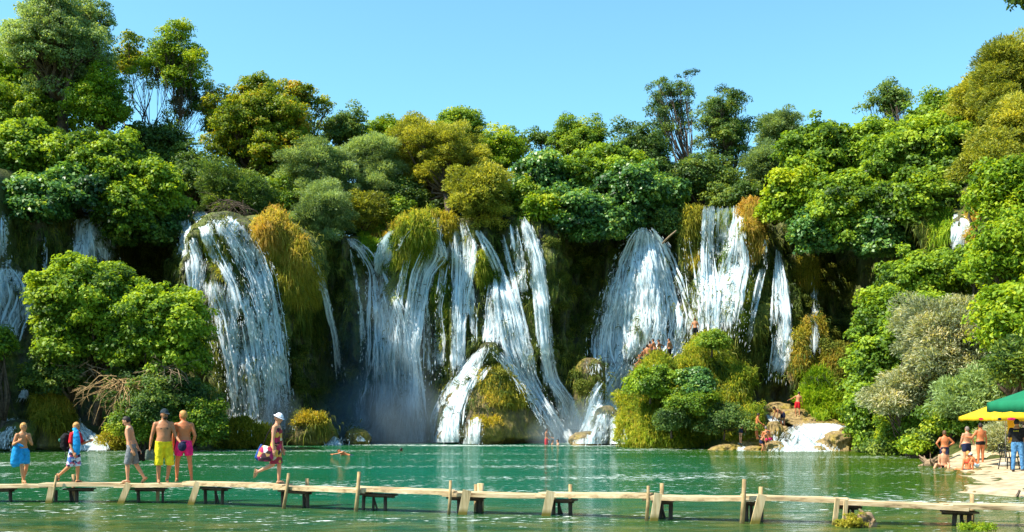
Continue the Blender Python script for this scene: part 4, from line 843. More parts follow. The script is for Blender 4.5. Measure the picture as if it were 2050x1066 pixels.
for i, (px, py, Y, w, h, kd, lb) in enumerate([(1800, 875, 55, 80, 70, 'green', 'green shrub at the waterline below the silvery willows'), (1850, 865, 53, 90, 80, 'green', 'green shrub behind the left bather with hands on hips'), (1905, 850, 50, 110, 90, 'green', 'leafy shrub behind the two standing bathers'),
   (1965, 862, 48, 90, 80, 'green', 'leafy shrub under the yellow parasol'), (1780, 895, 55.5, 90, 34, 'dark', 'low dark shrub trailing into the water'), (1850, 895, 51.5, 100, 34, 'dark', 'low dark waterside growth left of the beach'), (1830, 898, 51, 40, 24, 'lime', 'small bright green shrub at the waterline')]):
    T('bank_shrub', px, py, Y, w, h, kd, lb, 'bush', 350+i, lobes=10, lr=.42, leaf=.75)
T('grey_shrub', 2000, 885, 46, 60, 74, 'silver', 'grey green feathery shrub left of the man in jeans', 'bush', 360, lobes=9, lr=.42, leaf=.7)
T('bank_shrub', 1995, 915, 46.5, 80, 22, 'lime', 'low yellow plants at the back edge of the sand', 'bush', 361, lobes=8, lr=.42, leaf=.6, mat='gold')
# left island
T('fig_bush', 172, 616, 63, 225, 180, 'fig', 'big sunlit fig bush on the left island, the taller one', 'bush', 370, lobes=26, lr=.33, base=(190, 840, 64), trunk=.25, leaf=.85)
T('fig_bush', 115, 700, 62.5, 110, 66, 'figblue', 'lower left skirt of the tall island fig', 'bush', 372, lobes=9, base=(150, 860, 64), leaf=.85, mat='fig')
T('fig_bush', 322, 675, 63, 220, 180, 'fig', 'rounded fig bush on the left island, the lower right one', 'bush', 371, lobes=24, lr=.33, base=(300, 850, 64), trunk=.25, leaf=.85)
T('fig_bush', -4, 690, 62, 60, 80, 'green', 'green fig bush cut off by the left edge of the picture', 'bush', 373, lobes=9, mat='fig', leaf=.85)
T('dark_shrub', 330, 820, 61.5, 200, 150, 'dark', 'dark undergrowth below the rounded island fig', 'bush', 374, lobes=18, lr=.34, leaf=.8)
T('dark_shrub', 385, 850, 61, 110, 90, 'dark', 'dark green undergrowth at the right end of the left island', 'bush', 375, lobes=10, leaf=.8, mat='green')
T('dark_shrub', 270, 790, 62.5, 130, 90, 'dark', 'dark shrub behind the dry twigs on the left island', 'bush', 376, lobes=10, leaf=.8)
T('dark_shrub', 120, 760, 64, 200, 60, 'dark', 'shaded growth under the taller island fig', 'bush', 378, lobes=10, leaf=.8)
T('dark_shrub', 268, 862, 60.5, 90, 60, 'green', 'small green shrub behind the men on the plank walkway', 'bush', 377, lobes=9, leaf=.7)
def twigs(px, py, Y, n, seed, label, spread=1.6, ln=2.2, mat=TWIG, down=.5):
    rng = np.random.default_rng(seed); c = W(px, py, Y); mb = MB()
    for i in range(n):
        d = Vector((rng.normal()*spread, -abs(rng.normal())*.5, rng.normal()*.5-down)).normalized(); p = c+Vector((rng.normal()*.5, rng.normal()*.3, rng.normal()*.2)); pts = [p]; L_ = ln*rng.uniform(.4, 1)
        for k in range(5): d = (d+Vector(rng.standard_normal(3))*.22+Vector((0, 0, -.10))).normalized(); p = p+d*L_/5; pts.append(p)
        mb.tube(pts, [.035, .03, .024, .018, .012, .006], 4, cap=False)
        for k in range(3):
            q = pts[int(rng.integers(2, 5))]; e = (d+Vector(rng.standard_normal(3))*.6).normalized()
            mb.tube([q, q+e*L_*.15, q+e*L_*.3+Vector((0, 0, -.05))], [.016, .012, .005], 4, cap=False)
    o = mb.obj('dry_twigs', mat, None, c); return sub(o, label=label, category='twigs')
twigs(245, 765, 60.6, 46, 1, 'bundle of pale dry twigs under the rounded island fig', 1.3, 3.2)
twigs(330, 735, 60.8, 24, 2, 'dark bare twigs in the middle of the left island', 1.8, 2.4, BARKP)
twigs(170, 735, 62, 14, 3, 'few bare twigs under the taller island fig', 1.8, 2.0, BARKP)
twigs(462, 410, 76.5, 34, 4, 'tangle of dead branches above the big left waterfall', 1.8, 3.0, BARK)
# bushes on the mound
for i, (px, py, Y, w, h, kd, lb) in enumerate([(1302, 768, 65.6, 84, 76, 'fig', 'dark green fig bush on the left half of the mound'), (1394, 768, 65.0, 90, 72, 'figblue', 'blue green fig bush in the middle of the mound'), (1375, 812, 64.3, 130, 44, 'green', 'dark foliage below the blue green fig bush'),
  (1425, 688, 68, 66, 44, 'green', 'small bright bush on top of the mound'), (1345, 850, 63.8, 90, 40, 'dark', 'dark low growth at the foot of the mound'), (1450, 850, 63.6, 110, 50, 'dark', 'dark shaded plants at the right foot of the mound')]):
    T('mound_bush', px, py, Y, w, h, kd, lb, 'bush', 380+i, lobes=12, lr=.36, leaf=.6, trunk=.06)
# top right corner sprig
T('hanging_branch', 2046, -6, 14, 60, 34, 'dark', 'tip of a leafy branch hanging into the top right corner', 'branch', 399, lobes=5, lr=.4, leaf=.3, base=(2110, -60, 14), trunk=.03, twigs=.5)
# fallen log by the fan fall
mb = MB(); a, b = W(1326, 488, 78.5), W(1354, 462, 77.6); mb.tube([a, a.lerp(b, .5)+Vector((0, 0, .05)), b], [.08, .07, .05], 8); sub(mb.obj('log', BARKP, None, a), label='pale broken log jammed at the right shoulder of the fan fall', category='log')
# ------------------------------------------------------------------ plank walkway
def woodmat(name, c1, c2, c3, sx):
    m, nt, o = newmat(name); p = N(nt, 'BsdfPrincipled'); p.inputs['Roughness'].default_value = .85; p.inputs['Specular IOR Level'].default_value = .2
    a = N(nt, 'TexNoise', _Scale=1.0, _Detail=7.0, _Roughness=.65); nt.links.new(coords(nt, sx), a.inputs['Vector']); b = N(nt, 'TexNoise', _Scale=1.1, _Detail=3.0); nt.links.new(coords(nt), b.inputs['Vector'])
    q = N(nt, 'Math', operation='MULTIPLY_ADD'); q.inputs[1].default_value = .6; nt.links.new(b.outputs[0], q.inputs[0]); nt.links.new(a.outputs[0], q.inputs[2])
    r = ramp(nt, q.outputs[0], [(.6, c1), (.78, c2), (1.0, c3)]); ge = N(nt, 'NewGeometry'); sp = N(nt, 'SeparateXYZ'); nt.links.new(ge.outputs['Position'], sp.inputs[0]); zz = N(nt, 'MapRange'); zz.inputs[1].default_value = .05; zz.inputs[2].default_value = .16; nt.links.new(sp.outputs[2], zz.inputs[0])   # algae on the part that stands in the water
    wm = N(nt, 'MixRGB'); wm.inputs[1].default_value = (.16, .13, .025, 1); nt.links.new(zz.outputs[0], wm.inputs[0]); nt.links.new(r.outputs[0], wm.inputs[2]); nt.links.new(wm.outputs[0], p.inputs['Base Color'])
    bu = N(nt, 'Bump', _Strength=.8, _Distance=.012); nt.links.new(a.outputs[0], bu.inputs['Height']); nt.links.new(bu.outputs[0], p.inputs['Normal']); nt.links.new(p.outputs[0], o.inputs[0]); return m
M_plank = woodmat('sunbleached_plank', (.16, .10, .05), (.50, .36, .20), (.66, .52, .34), (.9, 14, 14))
M_board = woodmat('pale_board', (.18, .12, .05), (.50, .37, .20), (.66, .52, .32), (14, 14, 1.2))
M_oldwood = plain('dark_wet_wood', (.07, .05, .035), .7, .3, 6, bump=.01)
M_stake = plain('round_stake', (.33, .23, .11), .8, .3, 6, bump=.01)
YD = ([-100, 0, 240, 385, 568, 715, 900, 1095, 1300, 1485, 1670, 1900, 2150], [25.8, 25.6, 25.5, 25.2, 24.1, 23.4, 22.7, 22.4, 21.4, 20.9, 20.6, 20.2, 20.0])
def Yd(px): return float(np.interp(px, *YD))
DT = ([-100, 0, 100, 330, 385, 570, 720, 900, 1095, 1300, 1490, 1690, 1900, 2150], [971, 970, 969, 969, 966, 972, 978, 985, 990, 992, 994, 1001, 1012, 1017])
def deck(px): return W(px, float(np.interp(px, *DT)), Yd(px))
rngb = np.random.default_rng(5)
br = empty('plank_walkway', tuple(deck(1000)), 'narrow sunlit plank walkway on stakes crossing the river in the foreground', 'walkway')
ends = [(-80, 104), (88, 250), (238, 392), (383, 575), (560, 740), (722, 905), (888, 1106), (1084, 1302), (1288, 1502), (1482, 1694), (1672, 1930), (1896, 2160)]
for i, (a, b) in enumerate(ends):
    pa, pb = deck(a), deck(b); lift = .035 if i % 2 else 0
    for s_ in (-1, 1):
        m = MB(); o_ = Vector((0, s_*.135+rngb.uniform(-.015, .015), -.045+lift+rngb.uniform(-.006, .006)))
        m.beam(pa+o_+Vector((rngb.uniform(-.1, .05), 0, 0)), pb+o_+Vector((rngb.uniform(-.05, .1), 0, 0)), .25, .085, seg=8, jit=.006, rng=rngb)
        m.obj('plank', M_plank, br, smooth=False)
for (xt, yt, xb, yb, w) in [(104, 974, 97, 1010, .15), (258, 968, 240, 1012, .15), (397, 965, 381, 1014, .15), (935, 982, 925, 1034, .19), (1103, 984, 1092, 1038, .19), (1318, 988, 1308, 1048, .16), (1526, 991, 1510, 1053, .17), (1677, 998, 1670, 1054, .09), (1694, 1001, 1690, 1053, .08)]:
    Y = Yd(xt)-.36; m = MB(); m.beam(W(xb, yb, Y+.02), W(xt, yt, Y), w, .045, up=(0, 1, 0)); m.obj('support_board', M_board, br, smooth=False)
for (xt, yt, xb, yb, r) in [(113, 952, 102, 1010, .03), (578, 948, 567, 1024, .04), (719, 945, 712, 1030, .045), (902, 962, 898, 1036, .035), (1298, 973, 1294, 1045, .035), (1490, 960, 1485, 1052, .045)]:
    Y = Yd(xt)-.33; m = MB(); a, b = W(xb, yb, Y), W(xt, yt, Y-.02); m.tube([a, a.lerp(b, .5)+Vector((.01, 0, 0)), b], [r*1.1, r, r*.9], 8); m.obj('stake', M_stake, br)
for (x, yt, r) in [(147, 950, .045), (316, 949, .045), (615, 958, .05), (953, 970, .05), (962, 968, .08), (1142, 970, .045), (1325, 968, .045), (1523, 975, .045), (1946, 990, .045)]:
    Y = Yd(x)+.42; m = MB(); a = W(x, yt, Y); m.tube([Vector((a.x-.02, Y, -.7)), Vector((a.x, Y, .2)), a], [r, r, r*.95], 8); m.obj('stake', M_stake if r < .06 else M_board, br)
for (a, b, legs) in [(-20, 22, (16,)), (128, 182, (108, 131, 150)), (262, 326, (273, 318)), (398, 452, (408, 425, 443)), (562, 622, (563, 603, 614)), (722, 790, (727, 745, 770)), (896, 970, (918, 955, 962)), (1106, 1152, (1109, 1120, 1142)), (1308, 1350, (1312, 1328, 1345)), (1490, 1530, (1497, 1510, 1527)), (1682, 1728, (1700, 1716)), (1892, 1960, (1917, 1937, 1946))]:
    pa, pb = deck(a), deck(b); d = Vector((0, .12, -.135)); m = MB()
    m.beam(pa+d, pb+d, .36, .035, seg=2); m.beam(pa+d+Vector((.03, .1, -.045)), pb+d+Vector((-.03, .1, -.045)), .06, .05)
    tr = m.obj('trestle', M_oldwood, br, smooth=False)
    tr_loc = Vector(br.location)
    for k, x in enumerate(legs):
        t = deck(x)+Vector((0, .12+.16*(k % 2), -.17)); m = MB(); r = .035 if k % 2 else .045
        f = Vector((t.x+(rngb.uniform(-.05, .05)), t.y+.05, -.6)); m.tube([t, f], [r, r], 6)
        if k == 1 and len(legs) == 3: m.tube([t+Vector((-.02, .02, 0)), Vector((t.x+.22, t.y, -.5))], [.025, .025], 6)
        lg = m.obj('leg', M_oldwood, None, br.location); lg.location = (0, 0, 0); lg.parent = tr

# ------------------------------------------------------------------ people
def skin(name, c): return plain(name, c, .5, .16, 7, spec=.4, c2=(c[0]*1.15, c[1]*1.0, c[2]*.9), bump=.01)
SK = {'tan': skin('tan_skin', (.42, .185, .085)), 'fair': skin('fair_skin', (.55, .28, .165)), 'red': skin('sunburnt_skin', (.52, .175, .065)), 'brown': skin('brown_skin', (.27, .115, .055)), 'boy': skin('boy_skin', (.52, .24, .11))}
HR = {'dark': plain('dark_hair', (.018, .013, .010), .6, .3, 40), 'blond': plain('blond_hair', (.42, .22, .06), .6, .3, 40), 'brown': plain('brown_hair', (.10, .05, .025), .6, .3, 40), 'grey': plain('grey_hair', (.16, .13, .11), .6, .3, 40)}
def cloth(name, c, **k): return plain(name, c, .85, .22, 11, spec=.15, bump=.035, **k)
CL = {'grey': cloth('grey_cloth', (.17, .18, .20)), 'yellow': cloth('yellow_cloth', (.74, .60, .02)), 'pink': cloth('pink_cloth', (.80, .02, .17)), 'navy': cloth('navy_cloth', (.015, .02, .055)), 'black': cloth('black_cloth', (.012, .012, .014)),
      'red': cloth('red_cloth', (.60, .02, .03)), 'blue': cloth('bright_blue_cloth', (.02, .28, .62)), 'jeans': cloth('denim', (.05, .16, .36), c2=(.10, .27, .50)), 'white': cloth('white_cloth', (.72, .75, .85)), 'lightblue': cloth('pale_blue_cloth', (.40, .56, .66)), 'darkgreen': cloth('dark_cap_cloth', (.02, .035, .045))}
def patterned(name, cols, sc=14):
    m, nt, o = newmat(name); p = N(nt, 'BsdfPrincipled'); p.inputs['Roughness'].default_value = .85
    v = N(nt, 'TexVoronoi', _Scale=sc); nt.links.new(coords(nt), v.inputs['Vector']); sp = N(nt, 'SeparateColor'); nt.links.new(v.outputs['Color'], sp.inputs[0])
    r = ramp(nt, sp.outputs[0], [(i/len(cols), c) for i, c in enumerate(cols)]); r.color_ramp.interpolation = 'CONSTANT'
    nt.links.new(r.outputs[0], p.inputs['Base Color']); nt.links.new(p.outputs[0], o.inputs[0]); return m
CL['dress'] = patterned('patterned_dress', [(.30, .01, .04), (.04, .01, .02), (.45, .02, .10), (.60, .36, .05), (.28, .02, .03), (.55, .45, .30)], 11)
CL['board'] = patterned('patterned_shorts', [(.62, .68, .80), (.10, .20, .55), (.02, .02, .06), (.50, .10, .20), (.55, .62, .78)], 16)
CL['bag'] = patterned('patterned_bag', [(.45, .02, .08), (.75, .70, .72), (.35, .01, .10), (.55, .30, .10), (.06, .02, .03)], 9)
M_sole = plain('shoe_rubber', (.05, .035, .03), .7); M_tansole = plain('tan_sandal', (.42, .26, .12), .7); M_eye = plain('eye', (.02, .015, .012), .2)
Z = Vector((0, 0, 1))
def V3(t): return Vector(t).normalized()
def person(label, anchor, Ht, face, armL=((0, 0, -1), (0, 0, -1)), armR=((0, 0, -1), (0, 0, -1)), legL=((0, 0, -1), (0, 0, -1)), legR=((0, 0, -1), (0, 0, -1)), lean=(0, 0, 1), look=None, tilt=0.0, skin='tan', hair='dark',
           fat=1.0, shorts=None, slen=.9, shirt=None, dress=None, shoes=None, hat=None, hi=False, at='foot', footL=None, footR=None, fem=False, group=None, longhair=False, trousers=False, bra=None, bare_top=True, curl=.5):
    """anchor: point under the hips (at='foot': z is the ground) or the pelvis itself (at='hip')"""
    k = Ht/1.75; f = V3(face); up = V3(lean); r = f.cross(up).normalized(); f2 = up.cross(r).normalized()
    LT, LS, LU, LF = .43*k, .41*k, .295*k, .255*k
    HW = .092*k*(1.05 if fem else 1); SW = .175*k*(.9 if fem else 1)*(1+.25*(fat-1))
    def leg(side, ds): return [V3(ds[0]), V3(ds[1])]
    lL, lR = leg(-1, legL), leg(1, legR)
    A = Vector(anchor)
    if at == 'foot':
        low = max(-(q[0].z*LT+q[1].z*LS) for q in (lL, lR)); P = Vector((A.x, A.y, A.z+low+.075*k))
    else: P = A.copy()
    root = empty('person', (A.x, A.y, A.z), label, 'person', group)
    vx = .0095 if hi else .018; MBb = MB(); sp = lambda t: P+up*t*k
    NK = P+up*.55*k; sh = .50*k
    nb = 14
    # torso sections: height, half width, half depth, forward shift
    T_ = [(-.07, .11*(1.1 if fem else 1), .09, 0), (0, .155, .105, 0), (.08, .16*(1.05 if fem else 1), .115, .0), (.18, .135*(.92 if fem else 1), .10, .005*fat), (.28, .142, .105, .01), (.38, .165, .115, .008), (.46, .168, .105, 0), (.52, .132, .085, -.005), (.57, .075, .068, -.005)]
    pts = []; rad = []; ell = []
    for h, w, d, s in T_:
        fw = 1+(fat-1)*(1 if h < .4 else .5); pts.append(P+up*h*k+f2*(s+(fat-1)*.16*math.exp(-((h-.16)/.12)**2))*k); rad.append(w*k*fw*(.9 if fem else 1)); ell.append(d/w*(1+(fat-1)*.8*math.exp(-((h-.16)/.14)**2)))
    MBb.tube(pts, rad, nb*2, ell=ell, ax=r)
    # neck and head
    lk = V3(look) if look is not None else f; hup = (up+Z*.8+lk*tilt).normalized(); hf = (lk-hup*lk.dot(hup)).normalized(); hr = hf.cross(hup)
    neck0 = P+up*.50*k; hc = P+up*.60*k+hup*.10*k+hf*.015*k; MBb.capsule(neck0, hc-hup*.06*k, .064*k, .058*k, 12)
    HM = Matrix((hr, hf, hup)).transposed(); MBb.ball(hc+hup*.015*k, (.082*k, .100*k, .112*k), 12, HM)
    MBb.ball(hc-hup*.055*k+hf*.03*k, (.058*k, .064*k, .060*k), 10, HM)
    MBb.capsule(hc+hf*.096*k+hup*.012*k, hc+hf*.114*k-hup*.018*k, .009*k, .014*k, 6, 2)
    for s_ in (-1, 1): MBb.ball(hc+hr*s_*.084*k-hf*.005*k, (.010*k, .018*k, .030*k), 6, HM)
    hands = {}
    elbows = {}
    for s_, ds in ((-1, armL), (1, armR)):
        S0 = P+up*.475*k+r*s_*SW; u_, v_ = V3(ds[0]), V3(ds[1]); E = S0+u_*LU; Wp = E+v_*LF
        MBb.chain([P+up*.46*k+r*s_*.09*k, S0, S0+u_*LU*.45, E, E+v_*LF*.3, Wp], [.07*k*fat, .058*k*fat**.5, .049*k*fat**.5, .037*k, .040*k, .025*k], 12)
        hn = v_; side = f2 if abs(v_.dot(f2)) < .8 else up; th = (side-hn*side.dot(hn)).normalized(); pn = hn.cross(th).normalized()*s_
        palm = Wp+hn*.05*k; MBb.tube([Wp-hn*.01*k, Wp+hn*.03*k, Wp+hn*.085*k, Wp+hn*.095*k], [.024*k, .038*k, .041*k, .036*k], 12, ell=.42, ax=th)
        for q in range(4):
            L3 = (.034, .040, .037, .029)[q]*k; o0 = Wp+hn*.085*k+th*(.030-.020*q)*k; d0 = hn; pp = [o0-hn*.01*k, o0]
            for jn in range(3):
                d0 = (d0-pn*curl*(.7+.1*q)).normalized() if jn else (d0-pn*.25*curl).normalized(); pp.append(pp[-1]+d0*L3*(1-.22*jn))
            if hi: MBb.chain(pp, [.0105*k, .0105*k, .0100*k, .0092*k, .0082*k], 8)
            else: MBb.chain(pp[1:], [.012*k]*4, 6)
        t0 = Wp+hn*.02*k+th*.025*k; t1 = t0+(hn*.6+th*.8).normalized()*.04*k; MBb.chain([t0, t1, t1+(hn*.95+th*.2-pn*.3).normalized()*.03*k], [.013*k, .0115*k, .0095*k], 8)
        hands[s_] = palm+hn*.05*k; elbows[s_] = (S0, E, Wp)
    legs = {}
    for s_, ds, ft in ((-1, lL, footL), (1, lR, footR)):
        H0 = P+r*s_*HW-up*.02*k; K = H0+ds[0]*LT; An = K+ds[1]*LS; legs[s_] = (H0, K, An)
        MBb.chain([H0, H0+ds[0]*LT*.35, K, K+ds[1]*LS*.28, K+ds[1]*LS*.6, An], [.088*k*fat**.5, .080*k*fat**.5, .054*k, .056*k, .044*k, .033*k], 14)
        fd = V3(ft) if ft is not None else (f-Z*f.z).normalized(); dn = -Z if ft is None else (ds[1]-fd*ds[1].dot(fd)).normalized()
        heel = An+dn*.035*k-fd*.03*k; toe = An+dn*.045*k+fd*.13*k
        MBb.chain([heel, An+dn*.03*k+fd*.04*k, toe], [.034*k, .036*k, .026*k], 10); legs[s_] += (heel, toe, fd, dn)
    off = root.location
    MBb.obj('body', SK[skin], root, off, remesh=vx, sm=3)
    # hair
    def shell(cut, grow, nn=12, sh_=(0, 0, 0)):
        m = MB(); c = hc+hup*(.015+sh_[2])*k+hf*sh_[1]*k; R_ = (.082*k*grow, .100*k*grow, .112*k*grow); m.ball(c, R_, nn, HM); keep = []
        for fc in m.f:
            q = sum((Vector(m.v[i]) for i in fc), Vector())/4-c; lx, ly, lz = q.dot(hr)/R_[0], q.dot(hf)/R_[1], q.dot(hup)/R_[2]
            if cut(lx, ly, lz): keep.append(fc)
        m.f = keep; return m
    if hair:
        if longhair: m = shell(lambda x, y, z: z > .45 or (y < .15 and z > -1.2), 1.13, 12, (0, -.012, .0))
        else: m = shell(lambda x, y, z: z > .30+.15*y or (y < .05 and z > -.6), 1.10, 12, (0, -.004, .004))
        m.obj('hair', HR[hair], root, off)
    if hi:
        for s_ in (-1, 1):
            m = MB(); m.ball(hc+hf*.094*k+hr*s_*.034*k+hup*.018*k, .010*k, 6); m.obj('eye', M_eye, root, off)
        m = MB(); m.tube([hc+hf*.090*k+hr*-.02*k-hup*.045*k, hc+hf*.097*k-hup*.047*k, hc+hf*.090*k+hr*.02*k-hup*.045*k], [.004*k, .007*k, .004*k], 6); m.obj('mouth', skin_lip, root, off)
    if hat:
        hm, kind = hat; m = shell(lambda x, y, z: z > .18, 1.16, 12, (0, 0, .012))
        if kind == 'cap': bc = hc+hf*.12*k+hup*.05*k; m.ball(bc, (.062*k, .075*k, .008*k), 8, Matrix((hr, (hf-hup*.25).normalized(), (hup+hf*.25).normalized())).transposed())
        else: m.ball(hc+hup*.045*k, (.135*k, .15*k, .016*k), 12, Matrix((hr, (hf-hup*.15).normalized(), (hup+hf*.15).normalized())).transposed())
        m.obj('cap' if kind == 'cap' else 'sun_hat', CL[hm], root, off)
    gv = .013 if hi else .022
    def pelvis(m, lo, hi_, g):
        sel = [(h, w, d, s) for h, w, d, s in T_ if lo <= h <= hi_]; pp = []; rr = []; ee = []
        for h, w, d, s in sel:
            fw = 1+(fat-1)*(1 if h < .4 else .5); pp.append(P+up*h*k+f2*(s+(fat-1)*.16*math.exp(-((h-.16)/.12)**2))*k); rr.append((w*fw*(.9 if fem else 1)+g)*k); ee.append(d/w*(1+(fat-1)*.8*math.exp(-((h-.16)/.14)**2)))
        m.tube(pp, rr, 24, ell=ee, ax=r)
    if shorts:
        m = MB(); pelvis(m, -.07, .08, .014)
        for s_ in (-1, 1):
            H0, K, An = legs[s_][:3]
            if trousers: m.chain([H0, H0.lerp(K, .5), K, K.lerp(An, .5), K.lerp(An, .97)], [.108*k*fat**.5, .095*k, .078*k, .070*k, .062*k], 14)
            elif slen > .35:
                e = H0.lerp(K, min(slen, 1)); e2 = e if slen <= 1 else K.lerp(An, slen-1); m.tube([H0+(H0-K).normalized()*.05*k, H0.lerp(K, .3), e, e2+(e2-H0).normalized()*.01*k], [.10*k*fat**.5, .106*k*fat**.5, .098*k*fat**.3, .100*k*fat**.3], 18)
            else: m.tube([H0+(H0-K).normalized()*.06*k, H0.lerp(K, slen)], [.098*k, .098*k], 16)
        m.obj('trousers' if trousers else 'swim_shorts', CL[shorts], root, off, remesh=gv, sm=2)
    if shirt:
        m = MB(); pelvis(m, 0, .53, .014)
        for s_ in (-1, 1):
            S0, E, Wp = elbows[s_]; m.chain([P+up*.455*k+r*s_*.08*k, S0, S0.lerp(E, .75)], [.082*k, .074*k, .070*k], 14)
        m.obj('shirt', CL[shirt], root, off, remesh=gv, sm=2)
    if dress:
        m = MB(); pelvis(m, .08, .47, .014); kn = (legs[-1][1]+legs[1][1])/2
        m.tube([P+up*.2*k, P+up*.08*k, P, P.lerp(kn, .5), P.lerp(kn, .95)], [.13*k, .165*k, .18*k, .185*k, .20*k], 20, ell=.8, ax=r)
        for s_ in (-1, 1): m.tube([P+up*.44*k+r*s_*.10*k+f2*.08*k, P+up*.53*k+r*s_*.09*k, P+up*.42*k+r*s_*.09*k-f2*.08*k], [.02*k]*3, 6)
        m.obj('dress', CL[dress], root, off, remesh=gv, sm=2)
    if bra:
        m = MB(); pp = [P+up*.36*k+r*math.cos(a)*.172*k*.93+f2*math.sin(a)*.125*k for a in np.linspace(0, 2*math.pi, 20)]; m.tube(pp, [.014*k]*20, 6, cap=False)
        m.tube([P+up*.36*k-f2*.12*k, P+up*.50*k-f2*.085*k], [.008*k]*2, 5); m.obj('bikini_top', CL[bra], root, off)
    if shoes:
        for s_ in (-1, 1):
            heel, toe, fd, dn = legs[s_][3:7]; m = MB(); sd = fd.cross(dn).normalized(); c = (heel+toe)/2+dn*.034*k; m.ball(c, (.050*k, .135*k, .014*k), 8, Matrix((sd, fd, dn)).transposed())
            for g in ((.4, .75) if shoes != 'shoe' else ()):
                c2 = heel.lerp(toe, g); m.tube([c2+sd*.042*k+dn*.03*k, c2-dn*.036*k+sd*.015*k, c2-dn*.036*k-sd*.015*k, c2-sd*.042*k+dn*.03*k], [.009*k]*4, 6)
            if shoes == 'shoe': m.ball((heel+toe)/2, (.05*k, .135*k, .045*k), 8, Matrix((sd, fd, dn)).transposed())
            m.obj('shoe' if shoes == 'shoe' else 'sandal', M_tansole if shoes == 'tan' else M_sole, root, off)
    return dict(P=P, up=up, r=r, f=f2, hands=hands, legs=legs, k=k, elbows=elbows, hc=hc, root=root)
skin_lip = plain('lips', (.40, .12, .09), .5)
def DK(px, dy=0): p = deck(px); return Vector((p.x, p.y+dy, p.z+.045))
# boy with the blue towel
b1 = person('fair haired boy at the left end of the walkway clutching a bright blue towel', DK(46), 1.50, (.75, -.65, 0), armR=((-.30, -.15, -.95), (.72, -.45, .35)), armL=((.25, .1, -.95), (-.05, -.75, .62)), legR=((.16, -.05, -1), (.10, .05, -1)), legL=((-.02, .1, -1), (-.30, .1, -1)),
            look=(.9, -.3, 0), tilt=.15, skin='boy', hair='blond', shorts='blue', slen=.8, shoes='tan', hi=True, fat=.88)
m = MB(); P = b1['P']
m.tube([P+Vector((-.12, -.10, .17)), P+Vector((-.10, -.13, .05)), P+Vector((-.11, -.13, -.12)), P+Vector((-.12, -.12, -.30)), P+Vector((-.11, -.10, -.38))], [.05, .10, .12, .13, .10], 16, ell=.55, ax=(1, .3, 0))
m.tube([P+Vector((-.10, -.16, .20)), P+Vector((.02, -.2, .16)), P+Vector((.10, -.18, .12))], [.03, .035, .03], 8)
o = m.obj('towel', CL['blue'], None, tuple(P), remesh=.014, sm=2); sub(o, label='bright blue towel bunched at the hip of the boy at the left end', category='towel')
# boy with the red shirt and backpack
b2 = person('boy in a red shirt walking right with a blue towel over his shoulder', DK(149), 1.50, (1, -.12, 0), armR=((-.12, -.12, -1), (.38, -.1, -.9)), armL=((.35, .05, -1), (.75, -.2, .25)), legL=((.12, 0, -1), (-.03, 0, -1)), legR=((-.20, 0, -1), (-.72, .0, -.62)), footR=(.25, 0, -1),
            lean=(.06, 0, 1), look=(1, -.25, 0), tilt=.12, skin='boy', hair='blond', shirt='red', shorts='board', slen=1.0, shoes='dark', hi=True)
P = b2['P']
m = MB(); m.tube([P+Vector((.10, -.14, .52)), P+Vector((.12, -.17, .35)), P+Vector((.13, -.17, .15)), P+Vector((.12, -.16, .0)), P+Vector((.14, -.14, -.10))], [.06, .09, .10, .09, .05], 14, ell=.35, ax=(1, .2, 0)); m.tube([P+Vector((.08, -.12, .52)), P+Vector((.0, .0, .54)), P+Vector((-.04, .1, .45))], [.05, .05, .04], 10)
sub(m.obj('towel', CL['blue'], None, tuple(P), remesh=.014, sm=2), label='blue towel hanging over the shoulder of the boy in the red shirt', category='towel')
bk = empty('backpack', tuple(P+Vector((-.22, .02, .2))), 'dark backpack on the back of the boy in the red shirt', 'backpack')
m = MB(); m.tube([P+Vector((-.20, .02, .02)), P+Vector((-.23, .02, .10)), P+Vector((-.23, .02, .32)), P+Vector((-.19, .02, .42))], [.08, .12, .12, .07], 14, ell=1.3, ax=(1, 0, 0)); m.obj('pack', CL['black'], bk, bk.location, remesh=.014, sm=2)
m = MB(); m.tube([P+Vector((-.1, -.14, .48)), P+Vector((.08, -.17, .38)), P+Vector((.04, -.15, .15)), P+Vector((-.14, -.1, .06))], [.018]*4, 6); m.tube([P+Vector((-.2, -.05, .02)), P+Vector((-.19, -.06, -.12)), P+Vector((-.24, -.06, -.22))], [.008]*3, 5); m.obj('strap', CL['black'], bk, bk.location)
m = MB(); m.ball(P+Vector((-.33, -.05, .26)), (.025, .09, .045), 8); m.obj('pocket', plain('green_pocket', (.08, .30, .22), .8), bk, bk.location)
# man in grey shorts
b3 = person('dark haired bare chested man in grey shorts walking left with bowed head', DK(262, .05), 1.66, (-1, -.15, 0), armL=((.12, -.15, -1), (.36, .05, -.92)), armR=((.28, .15, -1), (.42, .0, -.9)), legL=((-.22, 0, -1), (.02, 0, -1)), legR=((.22, 0, -1), (.55, 0, -.9)), footR=(-.75, 0, -.7),
            lean=(-.13, 0, 1), look=(-1, -.1, -.15), tilt=.55, skin='fair', hair='dark', shorts='grey', slen=.98, shoes='tan', hi=True)
def held_shoes(p, mat, label, sc=1.0):
    m = MB()
    for d in (-.05, .04):
        c = Vector(p)+Vector((d, .03*np.sign(d), -.10)); m.tube([c+Vector((0, 0, .11)), c+Vector((.01, 0, .02)), c+Vector((0, 0, -.10)), c+Vector((0, 0, -.15))], [.03*sc, .05*sc, .055*sc, .035*sc], 10, ell=.5, ax=(1, .4, 0))
    sub(m.obj('pair_of_shoes', mat, None, tuple(p), remesh=.012, sm=2), label=label, category='shoes')
held_shoes(b3['hands'][1]+Vector((.03, 0, .02)), CL['black'], 'black shoes dangling from the hand of the man in grey shorts', 1.1)
